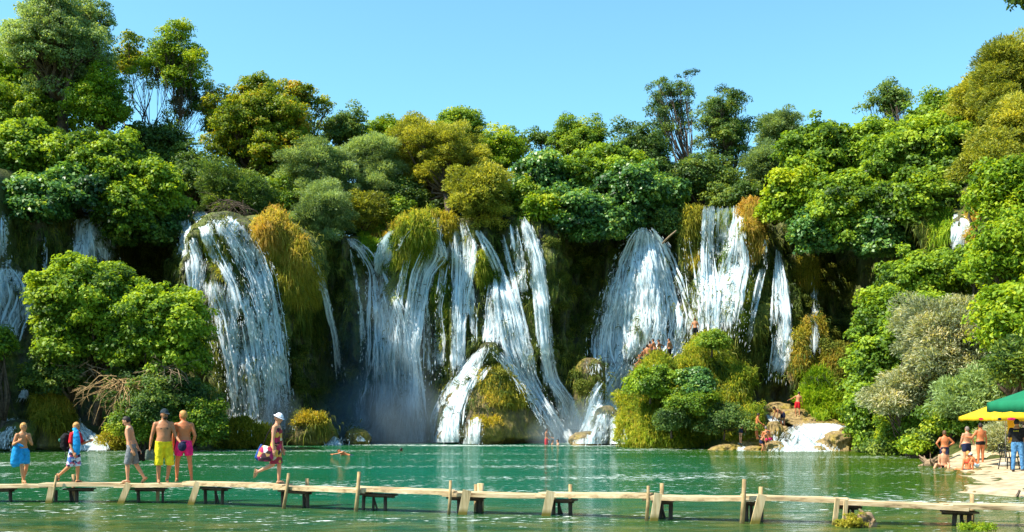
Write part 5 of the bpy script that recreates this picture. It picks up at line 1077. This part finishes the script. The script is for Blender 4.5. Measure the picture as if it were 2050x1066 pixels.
# man in yellow shorts
b4 = person('bearded man in a dark cap and long yellow shorts facing the camera on the walkway', DK(329, -.05), 1.80, (.45, -1, 0), armR=((-.30, -.05, -1), (-.12, -.15, -1)), armL=((.35, -.05, -1), (.62, -.45, -.62)), legR=((-.04, -.05, -1), (.0, .0, -1)), legL=((.10, .05, -1), (-.18, .05, -1)),
            look=(.75, -.6, -.1), tilt=.2, skin='tan', hair='dark', hat=('darkgreen', 'cap'), shorts='yellow', slen=1.12, hi=True, fat=1.16)
held_shoes(b4['hands'][1]+Vector((.02, -.02, .02)), cloth('grey_green_shoes', (.12, .14, .11)), 'grey green shoes dangling from the hand of the man in yellow shorts', 1.2)
m = MB(); p = b4['hands'][-1]; m.ball(p+Vector((.0, -.03, -.03)), (.11, .05, .12), 10); m.ball(p+Vector((.03, -.02, .08)), (.08, .05, .02), 8)
sub(m.obj('held_cap', CL['navy'], None, tuple(p), remesh=.012, sm=2), label='dark blue cap held low by the man in yellow shorts', category='cap')
m = MB(); hc, k = b4['hc'], b4['k']; lf = V3((.75, -.6, -.1)); m.ball(hc-Z*.060*k+lf*.045*k, (.058*k, .056*k, .050*k), 10); m.obj('beard', HR['dark'], b4['root'], b4['root'].location)
m = MB(); c = b4['P']+b4['up']*.37*k+b4['f']*.120*k; m.ball(c, (.10*k, .022*k, .055*k), 10, Matrix((b4['r'], b4['f'], b4['up'])).transposed()); m.obj('chest_hair', plain('chest_hair', (.14, .075, .045), .8, .5, 30), b4['root'], b4['root'].location)
# man in pink shorts
b5 = person('sunburnt fair haired man in pink shorts seen from behind on the walkway', DK(361, .28), 1.75, (-.25, 1, 0), armR=((.34, -.05, -1), (-.35, .25, -.85)), armL=((-.30, .1, -1), (-.1, .3, -.9)), legR=((.12, .0, -1), (.10, 0, -1)), legL=((-.16, .0, -1), (-.05, .05, -1)),
            look=(-1, .35, 0), tilt=.1, skin='red', hair='blond', shorts='pink', slen=.62, shoes='tan', hi=True, fat=1.1)
# woman
b6 = person('woman in a patterned red sundress and white sun hat walking right on the walkway', DK(552), 1.66, (1, -.1, 0), armR=((-.10, -.15, -1), (.08, -.1, -1)), armL=((.12, .1, -1), (.25, 0, -1)), legL=((.13, 0, -1), (-.02, 0, -1)), legR=((-.10, 0, -1), (-.88, 0, -.42)), footR=(-.18, 0, -1),
            lean=(.05, 0, 1), look=(1, -.15, -.3), tilt=.5, skin='fair', hair='brown', hat=('white', 'sun'), dress='dress', shoes='tan', hi=True, fem=True, fat=1.15)
P = b6['P']; bg_ = empty('shoulder_bag', tuple(P+Vector((-.2, -.2, -.1))), 'patchwork shoulder bag hanging behind the woman in the sundress', 'bag')
m = MB(); m.tube([P+Vector((-.16, -.20, .02)), P+Vector((-.18, -.21, -.08)), P+Vector((-.20, -.21, -.25)), P+Vector((-.20, -.2, -.34))], [.10, .17, .20, .15], 14, ell=.4, ax=(1, 0, 0)); m.obj('pouch', CL['bag'], bg_, bg_.location, remesh=.014, sm=2)
m = MB(); m.tube([P+Vector((-.02, -.06, .56)), P+Vector((-.17, -.10, .30)), P+Vector((-.26, -.18, .02))], [.014]*3, 6); m.obj('strap', CL['black'], bg_, bg_.location)
m = MB(); m.tube([P+Vector((-.28, -.20, .06)), P+Vector((-.33, -.20, -.12)), P+Vector((-.38, -.19, -.26)), P+Vector((-.36, -.18, -.32))], [.03, .07, .08, .04], 12, ell=.6, ax=(1, 0, 0))
sub(m.obj('jacket', cloth('blue_jacket', (.03, .08, .30)), None, tuple(P+Vector((-.3, -.2, -.1))), remesh=.014, sm=2), label='blue jacket bundled over the shoulder bag of the woman in the sundress', category='jacket')

# bathers in the pool
def PW(px, Y, z=0): return Vector(((px-1025)/F*Y, Y, z))
person('bather in red shorts standing thigh deep beside the diagonal central fall', PW(1094, 73.2, -.55), 1.72, (.9, -.4, 0), armL=((.5, -.1, -.8), (.5, -.3, -.2)), armR=((.1, -.1, -1), (.6, -.3, -.4)), look=(1, -.3, -.2), tilt=.4, shorts='red', slen=.9, skin='tan')
person('dark haired swimmer up to the shoulders right behind the bather in red shorts', PW(1106, 73, -1.32), 1.7, (1, -.2, 0), skin='fair', shorts='navy')
person('dark haired swimmer up to the shoulders, the right one near the diagonal central fall', PW(1117, 72.6, -1.30), 1.7, (-1, -.2, 0), skin='fair', shorts='navy')
person('swimmer with an arm stretched left in the middle of the pool', PW(702, 54.5, -.08), 1.7, (-1, -.3, .05), lean=(-.85, -.1, .35), legL=((1, 0, -.3), (1, 0, -.2)), legR=((1, .1, -.3), (1, 0, -.2)), armL=((-1, .1, -.3), (-1, 0, -.1)), armR=((-.6, .2, -.6), (-1, 0, -.2)), look=(.3, -1, 0), at='hip', skin='red', shorts='navy')
person('lone head of a swimmer farther out in the pool', PW(803, 60.5, -1.5), 1.7, (.6, .8, 0), skin='tan', shorts='navy', legL=((.1, 0, -1), (-.1, 0, -1)))
# beach group
person('man with hands on hips seen from behind at the beach, the left one of three', PW(1891, 46, -.3), 1.76, (.1, 1, 0), armL=((-.62, -.1, -.75), (.55, .1, -.75)), armR=((.72, -.1, -.62), (-.85, .1, -.45)), shorts='navy', slen=.7, skin='red', hair='brown', fat=1.15)
person('heavy grey haired man in dark trunks seen from behind, the middle one of three', PW(1935, 44.4, -.12), 1.78, (-.3, 1, 0), lean=(.05, 0, 1), armL=((-.25, .2, -1), (.1, .6, -.7)), armR=((.4, .2, -.85), (.3, .5, -.2)), shorts='navy', slen=.5, skin='fair', hair='grey', fat=1.3)
person('tanned man in black swim briefs seen from behind, the right one of three', PW(1963, 43.2, .02), 1.80, (-.1, 1, 0), armL=((-.55, .1, -.8), (-.75, .3, .1)), armR=((.22, 0, -1), (.05, .1, -1)), shorts='black', slen=.12, skin='red', hair='dark', fat=1.1)
person('dark haired man sitting in the shallows facing the camera, legs to the left', PW(1889, 42, .02), 1.72, (0, -1, 0), at='hip', legR=((-.75, -.6, .35), (-.45, -.4, -.55)), legL=((-.15, -1, .25), (-.3, -.6, -.6)), armR=((-.12, -.1, -1), (.1, -.5, -.7)), armL=((.12, -.1, -1), (-.15, -.5, -.7)), tilt=.15, shorts='black', slen=.3, skin='fair', hair='dark')
person('blond woman in a red bikini sitting in the shallows with her back to the camera', PW(1938, 40, -.02), 1.62, (.1, 1, 0), at='hip', legR=((.5, .8, .2), (.4, .6, -.6)), legL=((-.5, .8, .2), (-.4, .6, -.6)), armR=((.5, .4, -.7), (.6, .5, -.1)), armL=((-.2, 0, -1), (-.15, .1, -1)), shorts='navy', slen=.12, bra='red', skin='red', hair='blond', longhair=True, fem=True)
person('small child in pale blue shorts crouching beside the woman in the red bikini', PW(1957, 39.6, .20), 1.15, (-.6, .5, 0), at='hip', lean=(-.45, .2, .8), legR=((-.5, .3, .5), (.2, .1, -1)), legL=((-.7, -.2, .4), (.1, -.1, -1)), armR=((-.5, 0, -.8), (-.4, 0, -.8)), armL=((-.6, -.2, -.7), (-.3, 0, -.9)), shorts='lightblue', slen=.6, skin='red', hair='brown', hat=('lightblue', 'cap'))
def gz(x, y): return float(H(np.array([x]), np.array([y]))[0])+.05
p = PW(2037, 36.5); p.z = gz(p.x, p.y)
g = person('man in a black t-shirt and blue jeans standing on the sand at the right edge', p, 1.84, (.55, .85, 0), lean=(-.04, 0, 1), armL=((-.1, .3, -1), (.3, .8, -.3)), armR=((.25, .1, -1), (.3, .5, -.6)), legL=((-.08, 0, -1), (-.04, 0, -1)), legR=((.10, 0, -1), (.06, 0, -1)), shirt='black', shorts='jeans', trousers=True, shoes='shoe', hair='dark', skin='tan', fat=1.1)
m = MB(); k = g['k']
for i, w in enumerate((.035, .02, .045, .025)): c = g['P']+g['up']*.43*k-g['f']*.128*k*1.02+g['r']*(-.08+.045*i)*k; m.box(c, (w*.4, .008, .012), Matrix((g['r'], g['f'], g['up'])).transposed())
m.obj('print', CL['yellow'], g['root'], g['root'].location, smooth=False)
# bathers on the mound
def on(px, py, back=.15):
    h, n = hit(px, py)
    while h.y > 74: py += 2; h, n = hit(px, py)
    return Vector((h.x, h.y+back, h.z))
MG = 'bathers sitting on the crest of the mound'
for i, (px, py, fc, lb, aR) in enumerate([(1284, 719, (-.9, .3, 0), 'leftmost bather sitting on the crest of the mound with an arm hanging down', ((-.2, -.2, -1), (-.2, -.2, -1))), (1292, 716, (-.5, .9, 0), 'second bather from the left on the crest of the mound', ((.2, .2, -1), (-.3, .5, -.5))),
     (1298, 714, (.2, 1, 0), 'third bather from the left on the crest of the mound', ((.4, 0, -.8), (-.5, .4, -.5))), (1304, 715, (-.2, 1, 0), 'half hidden bather between the third and fifth on the crest of the mound', ((.2, .2, -1), (.1, .4, -.7))),
     (1311, 711, (-.8, .5, 0), 'fifth bather from the left, head above the others on the crest of the mound', ((.3, 0, -1), (-.3, .3, -.8))), (1322, 712, (-.9, .4, 0), 'rightmost sitting bather propping an elbow out to the right on the mound', ((.9, 0, -.35), (-.3, 0, -1)))]):
    a = on(px, py); a.z += .34; a.y -= .1
    person(lb, a, 1.62, fc, at='hip', lean=(-.15, .1, 1), legL=((-.6, .6, .3), (-.3, .3, -1)), legR=((-.7, .5, .3), (-.3, .2, -1)), armL=((-.3, .3, -.8), (-.5, .3, -.3)), armR=aR, skin=('tan', 'brown')[i % 2], shorts='navy', slen=.7, group=None)
person('bather in long black shorts standing on the mound slope with a hand on his hip', on(1341, 719), 1.68, (-.75, .6, 0), armL=((-.15, .2, -1), (-.3, .4, -.6)), armR=((.35, -.2, -.85), (-.4, .2, -.8)), shorts='black', slen=1.05, skin='tan', hair='dark', look=(-1, .2, -.2), tilt=.3)
person('bather in black shorts walking away over the top of the mound', on(1394, 680, .35), 1.62, (.2, 1, 0), lean=(-.05, .1, 1), armL=((-.35, 0, -1), (-.3, .1, -1)), armR=((.4, 0, -1), (-.05, .1, -1)), legL=((-.1, .1, -1), (.1, -.1, -1)), legR=((.12, 0, -1), (0, 0, -1)), shorts='black', slen=.95, skin='tan', hair='brown', tilt=.3)
# bathers by the right hand cascade
person('pale bather in dark trunks standing with bent head on the rocks left of the cascade', on(1477, 886, -.9), 1.55, (.7, .6, 0), lean=(.12, 0, 1), look=(1, .2, -.5), tilt=.9, armL=((.3, .2, -1), (.3, .2, -1)), armR=((.15, -.1, -1), (.2, .2, -1)), legR=((-.1, 0, -1), (-.1, 0, -1)), shorts='navy', slen=.45, skin='fair', hair='brown')
person('tanned bather leaning right with reaching arms beside the yellow mossy rock', on(1508, 879, -.9), 1.62, (.9, -.2, 0), lean=(.1, 0, 1), look=(1, 0, -.4), tilt=.5, armL=((.5, 0, -.8), (.6, -.1, -.8)), armR=((.45, -.2, -.85), (.7, -.1, -.5)), legL=((.1, 0, -1), (.1, 0, -1)), legR=((-.15, 0, -1), (.15, 0, -1)), shorts='black', slen=.15, skin='red', hair='dark')
a = on(1526, 880); a.z += .15
person('small fair haired child sitting among the bathers at the cascade rocks', a, 1.25, (-.3, -.9, 0), at='hip', legL=((-.3, -.7, .2), (-.2, -.4, -1)), legR=((-.5, -.6, .2), (-.3, -.3, -1)), armL=((.2, -.3, -.9), (0, -.6, -.5)), armR=((-.5, -.3, -.5), (-.7, -.1, .1)), shorts='white', slen=.8, skin='fair', hair='blond')
a = on(1538, 886); a.z += .18
person('sunburnt bather in pink shorts sitting with his back turned by the cascade', a, 1.7, (.2, 1, 0), at='hip', lean=(-.15, 0, 1), legL=((-.3, .7, .2), (-.2, .4, -1)), legR=((.5, .6, .2), (.3, .3, -1)), armL=((-.3, .3, -.9), (0, .5, -.5)), armR=((.2, .1, -1), (.2, .2, -1)), shorts='pink', slen=.6, skin='red', hair='grey')
person('crouching bather bending down to the water in front of the cascade rocks', PW(1524, 60.8, -.15), 1.55, (.7, -.6, 0), lean=(.45, -.2, .7), look=(.8, -.5, -.5), tilt=.5, legL=((.45, -.3, -.75), (-.25, .1, -1)), legR=((.3, -.4, -.8), (-.3, .1, -1)), armL=((.3, -.2, -.9), (.3, -.1, -1)), armR=((.1, -.2, -1), (.1, -.3, -1)), shorts='navy', slen=.5, skin='tan', hair='dark')
person('bather stooping with arms hanging above the cascade', on(1568, 856), 1.70, (-.9, -.3, 0), lean=(-.85, -.2, .5), look=(-.9, -.1, -.5), tilt=.4, armL=((-.15, 0, -1), (-.2, 0, -1)), armR=((-.3, -.1, -1), (-.35, 0, -1)), legL=((.1, 0, -1), (0, 0, -1)), legR=((-.1, .1, -1), (.1, 0, -1)), shorts='navy', slen=.6, skin='brown', hair='dark')
person('bather in red shorts climbing the golden rock with an arm stretched left', on(1598, 833), 1.68, (.5, .8, 0), lean=(.15, .1, 1), armL=((-.9, -.1, -.55), (-1, 0, -.4)), armR=((.3, .1, -1), (.2, .2, -1)), legL=((-.1, .1, -1), (.05, -.1, -1)), legR=((.15, .2, -1), (-.05, -.2, -1)), look=(.9, .3, -.1), tilt=.4, shorts='red', slen=.75, skin='tan', hair='dark')

# ------------------------------------------------------------------ parasols, chair, driftwood
def canvas(name, c, c2=None):
    m, nt, o = newmat(name); p = N(nt, 'BsdfPrincipled'); p.inputs['Roughness'].default_value = .7; n = N(nt, 'TexNoise', _Scale=3.0, _Detail=4.0); nt.links.new(coords(nt), n.inputs['Vector'])
    r = ramp(nt, n.outputs[0], [(.3, tuple(x*.8 for x in c)), (.7, c)]); t = N(nt, 'BsdfTranslucent'); mx = N(nt, 'MixShader'); mx.inputs[0].default_value = .35
    nt.links.new(r.outputs[0], p.inputs['Base Color']); nt.links.new(r.outputs[0], t.inputs[0]); nt.links.new(p.outputs[0], mx.inputs[1]); nt.links.new(t.outputs[0], mx.inputs[2]); nt.links.new(mx.outputs[0], o.inputs[0]); return m
M_metal = plain('painted_pole', (.45, .45, .44), .4)
def parasol(c, hw, ze, za, val, mat, label, rot, marks):
    gz_ = gz(c[0], c[1]); root = empty('parasol', (c[0], c[1], gz_), label, 'parasol'); off = root.location; R_ = Matrix.Rotation(rot, 3, 'Z'); C0 = Vector((c[0], c[1], 0))
    def q(x, y, z): return C0+R_ @ Vector((x, y, 0))+Z*z
    n = 10; vs = []; fs = []
    for side in range(4):
        b = len(vs)
        for i in range(n+1):
            for j in range(n+1):
                t = i/n; u = -1+2*j/n; x, y = u*t*hw, -t*hw
                for _ in range(side): x, y = -y, x
                sag = .10*t*(1-t)*(1-abs(u)**2)+.05*(1-u*u)*t*t*-1
                vs.append(q(x, y, za+(ze-za)*t**.9-sag*.7))
        for j in range(n+1):     # valance
            u = -1+2*j/n; x, y = u*hw*1.005, -hw*1.01
            for _ in range(side): x, y = -y, x
            vs.append(q(x, y, ze-val*(1+.08*math.sin(j*1.9))))
        m_ = n+1
        fs += [(b+i*m_+j, b+i*m_+j+1, b+(i+1)*m_+j+1, b+(i+1)*m_+j) for i in range(n+1) for j in range(n)]
    m = MB(); m.add(vs, fs); cn = m.obj('canopy', mat, root, off)
    cn.modifiers.new('thickness', 'SOLIDIFY').thickness = .006
    m = MB(); m.tube([Vector((c[0], c[1], gz_)), Vector((c[0], c[1], za))], [.022, .022], 10); m.obj('pole', M_metal, root, off)
    for i in range(8):
        a = i*math.pi/4; s_ = hw/max(abs(math.cos(a)), abs(math.sin(a))); m = MB(); m.tube([Vector((c[0], c[1], za-.04)), q(math.cos(a)*s_*.98, math.sin(a)*s_*.98, ze-.03)], [.008, .008], 6); m.obj('rib', M_metal, root, off)
    m = MB(); m.tube([Vector((c[0], c[1], gz_-.02)), Vector((c[0], c[1], gz_+.10)), Vector((c[0], c[1], gz_+.14))], [.26, .25, .05], 20); m.obj('base', plain('concrete_base', (.3, .3, .28), .9), root, off)
    for (side, u, v, w, h, col) in marks:     # printed marks on the edge of the cloth
        m = MB(); x, y = u*hw, -hw*1.01-.012
        for _ in range(side): x, y = -y, x
        m.ball(q(x, y, ze-val*v), (w, .006, h), 8, R_ if side % 2 == 0 else R_ @ Matrix.Rotation(math.pi/2, 3, 'Z')); m.obj('printed_mark', col, root, off)
    return root
yp = parasol(((2013-1025)/F*40, 40), 1.22, 2.08, 2.80, .15, canvas('yellow_canvas', (.95, .68, .02)), 'yellow parasol with red and white marks over the bathers on the sand', .12,
    [(0, .25, .5, .24, .055, CL['pink']), (0, .25, .5, .16, .03, CL['white']), (0, -.45, .5, .18, .05, CL['pink']), (0, -.45, .5, .10, .028, CL['white']), (0, -.85, .5, .08, .05, CL['navy']), (0, .75, .5, .10, .05, CL['red']), (3, .3, .5, .16, .05, CL['red'])])
m = MB(); a = W(2019, 830, 39.2)
m.tube([a+Vector((.0, 0, .10)), a+Vector((.06, 0, -.1)), a+Vector((.10, 0, -.4)), a+Vector((.08, 0, -.8)), a+Vector((.05, 0, -1.1))], [.10, .15, .14, .12, .07], 14, ell=.4, ax=(1, 0, 0)); m.obj('hanging_cloth', canvas('yellow_drape', (.95, .62, .02)), yp, yp.location, remesh=.02, sm=2)
parasol(((2078-1025)/F*36, 36), 1.18, 2.60, 3.22, .33, canvas('green_canvas', (.01, .26, .12)), 'dark green parasol cut off by the right edge of the picture', .12,
    [(0, -.82, .5, .022, .08, CL['white']), (0, -.62, .45, .022, .09, CL['white']), (0, -.44, .5, .022, .09, CL['white']), (0, -.30, .5, .022, .09, CL['white']), (0, -.1, .5, .02, .07, CL['yellow'])])
c = PW(2020, 37.2); c.z = gz(c.x, c.y); ch = empty('garden_chair', tuple(c), 'black plastic garden chair left of the man in jeans', 'chair'); M_pl = plain('black_plastic', (.012, .013, .015), .4)
Rz = Matrix.Rotation(.5, 3, 'Z')
def Q(x, y, z): return c+Rz @ Vector((x, y, 0))+Z*z
m = MB(); m.box(Q(0, 0, .43), (.22, .22, .015), Rz); m.obj('seat', M_pl, ch)
m = MB()
for i in range(5): m.tube([Q(-.18+.09*i, .22, .44), Q(-.19+.095*i, .30, .88)], [.018, .014], 6)
m.tube([Q(-.21, .30, .88), Q(0, .31, .93), Q(.21, .30, .88)], [.022]*3, 8); m.obj('backrest', M_pl, ch)
for sx_, sy_ in ((-1, -1), (-1, 1), (1, -1), (1, 1)):
    m = MB(); m.tube([Q(.20*sx_, .20*sy_, .43), Q(.25*sx_, .25*sy_, 0)], [.022, .018], 6); m.obj('leg', M_pl, ch)
for sx_ in (-1, 1):
    m = MB(); m.tube([Q(.24*sx_, -.2, .44), Q(.26*sx_, -.18, .66), Q(.25*sx_, .05, .68), Q(.22*sx_, .26, .62)], [.018]*4, 6); m.obj('armrest', M_pl, ch)
def stump(px, Y, w, h, seed, label, nroot=14, mat=None):
    rng = np.random.default_rng(seed); c = PW(px, Y, 0); m = MB()
    for i in range(nroot):
        a = rng.uniform(0, 6.28); d = Vector((math.cos(a), math.sin(a)*.7, rng.uniform(.0, .8))).normalized(); p = c+Vector((rng.uniform(-.3, .3)*w, rng.uniform(-.2, .2)*w, rng.uniform(-.1, .3)*h)); pts = [p]; r0 = rng.uniform(.06, .16)*h
        for k in range(4): d = (d+Vector(rng.standard_normal(3))*.45).normalized(); p = p+d*w*.16; pts.append(p)
        m.tube(pts, [r0, r0*1.1, r0*.8, r0*.6, r0*.3], 7)
    m.ball(c+Z*h*.15, (w*.34, w*.2, h*.42), 10)
    return sub(m.obj('driftwood_stump', mat or plain('driftwood', (.22, .15, .09), .9, .5, 9, bump=.03), None, c, remesh=.02, sm=1), label=label, category='driftwood')
stump(1866, 43.2, 1.0, .55, 4, 'gnarled driftwood lying in the water left of the man sitting in the shallows', 16)
stump(1738, 20.0, .42, .52, 7, 'gnarled root stump in the water under the right part of the walkway', 16)
stump(1716, 20.1, .5, .25, 8, 'low tangle of roots in the water left of the gnarled root stump', 14, M_oldwood)
T('water_weed', 1712, 1048, 19.9, 60, 36, 'green', 'weedy plant growing on the root stump in the water', 'plant', 500, lobes=6, leaf=.16, trunk=.01, base=(1712, 1060, 19.9), sparse=.3, mat='gold')
T('water_weed', 1950, 1062, 19.6, 80, 16, 'lime', 'green weeds poking into the bottom edge of the picture on the right', 'plant', 501, lobes=7, leaf=.16, trunk=.01, base=(1950, 1066, 19.6), sparse=.3)
twigs(2046, 985, 27, 6, 9, 'thin dark twigs at the edge of the sand on the right', .6, .5, BARK)
# stones along the water's edge of the sand
for i, (px, py, w) in enumerate([(1905, 944, 26), (1945, 948, 20), (1962, 944, 30), (1990, 940, 26), (1935, 986, 14), (1952, 988, 10), (1985, 986, 12)]):
    Y = F*CH/(py-HY); rock('stone', px, py-5, py+1, w, Y, M_gold, ['ochre stone at the water edge behind the woman in the red bikini', 'small ochre stone right of the woman in the red bikini', 'flat ochre stone at the feet of the small child', 'ochre stone on the sand left of the black chair', 'small stone at the lower left tip of the sand', 'pebble just right of the lower left tip of the sand', 'small stone along the lower edge of the sand'][i], 90+i, n=14, cat='stone')

# ------------------------------------------------------------------ mist where the falls hit the pool
def mist(px, py, Y, wpx, hpx, dep, dens, i):
    """drifting spray: densest in the middle, thinning out to nothing at its border"""
    m, nt, o = newmat('mist_air'); v = N(nt, 'VolumePrincipled'); v.inputs['Color'].default_value = (.62, .86, 1, 1); v.inputs['Anisotropy'].default_value = .3; nt.links.new(v.outputs[0], o.inputs[1])
    g = N(nt, 'TexGradient', gradient_type='SPHERICAL'); tc = N(nt, 'TexCoord'); nt.links.new(tc.outputs['Object'], g.inputs[0])
    nz = N(nt, 'TexNoise', _Scale=2.2, _Detail=3.0); nt.links.new(tc.outputs['Object'], nz.inputs['Vector'])
    q = N(nt, 'Math', operation='MULTIPLY'); nt.links.new(g.outputs['Fac'], q.inputs[0]); nt.links.new(nz.outputs[0], q.inputs[1])
    q2 = N(nt, 'Math', operation='MULTIPLY'); q2.inputs[1].default_value = dens*4; nt.links.new(q.outputs[0], q2.inputs[0]); nt.links.new(q2.outputs[0], v.inputs['Density'])
    c = W(px, py, Y); mb = MB(); mb.ball((0, 0, 0), (1, 1, 1), 14)
    o = mb.obj('mist', m, None, (0, 0, 0)); o.location = c; o.scale = (wpx/2/F*Y, dep, hpx/2/F*Y); sub(o, kind='stuff', label=label_mist[i], category='mist')
label_mist = ['mist cloud at the foot of the wide blue waterfall', 'tall thin mist in front of the wide blue waterfall', 'spray mist beside the fan fall cascade', 'spray mist where the diagonal central fall meets the pool', 'spray mist at the foot of the big left waterfall']
mist(770, 850, 76, 300, 230, 3.0, .26, 0); mist(760, 740, 77, 260, 420, 2.4, .06, 1); mist(1180, 850, 72.0, 130, 120, 2, .22, 2); mist(1120, 870, 73.2, 150, 90, 1.6, .2, 3); mist(540, 830, 71.5, 150, 130, 2, .12, 4)
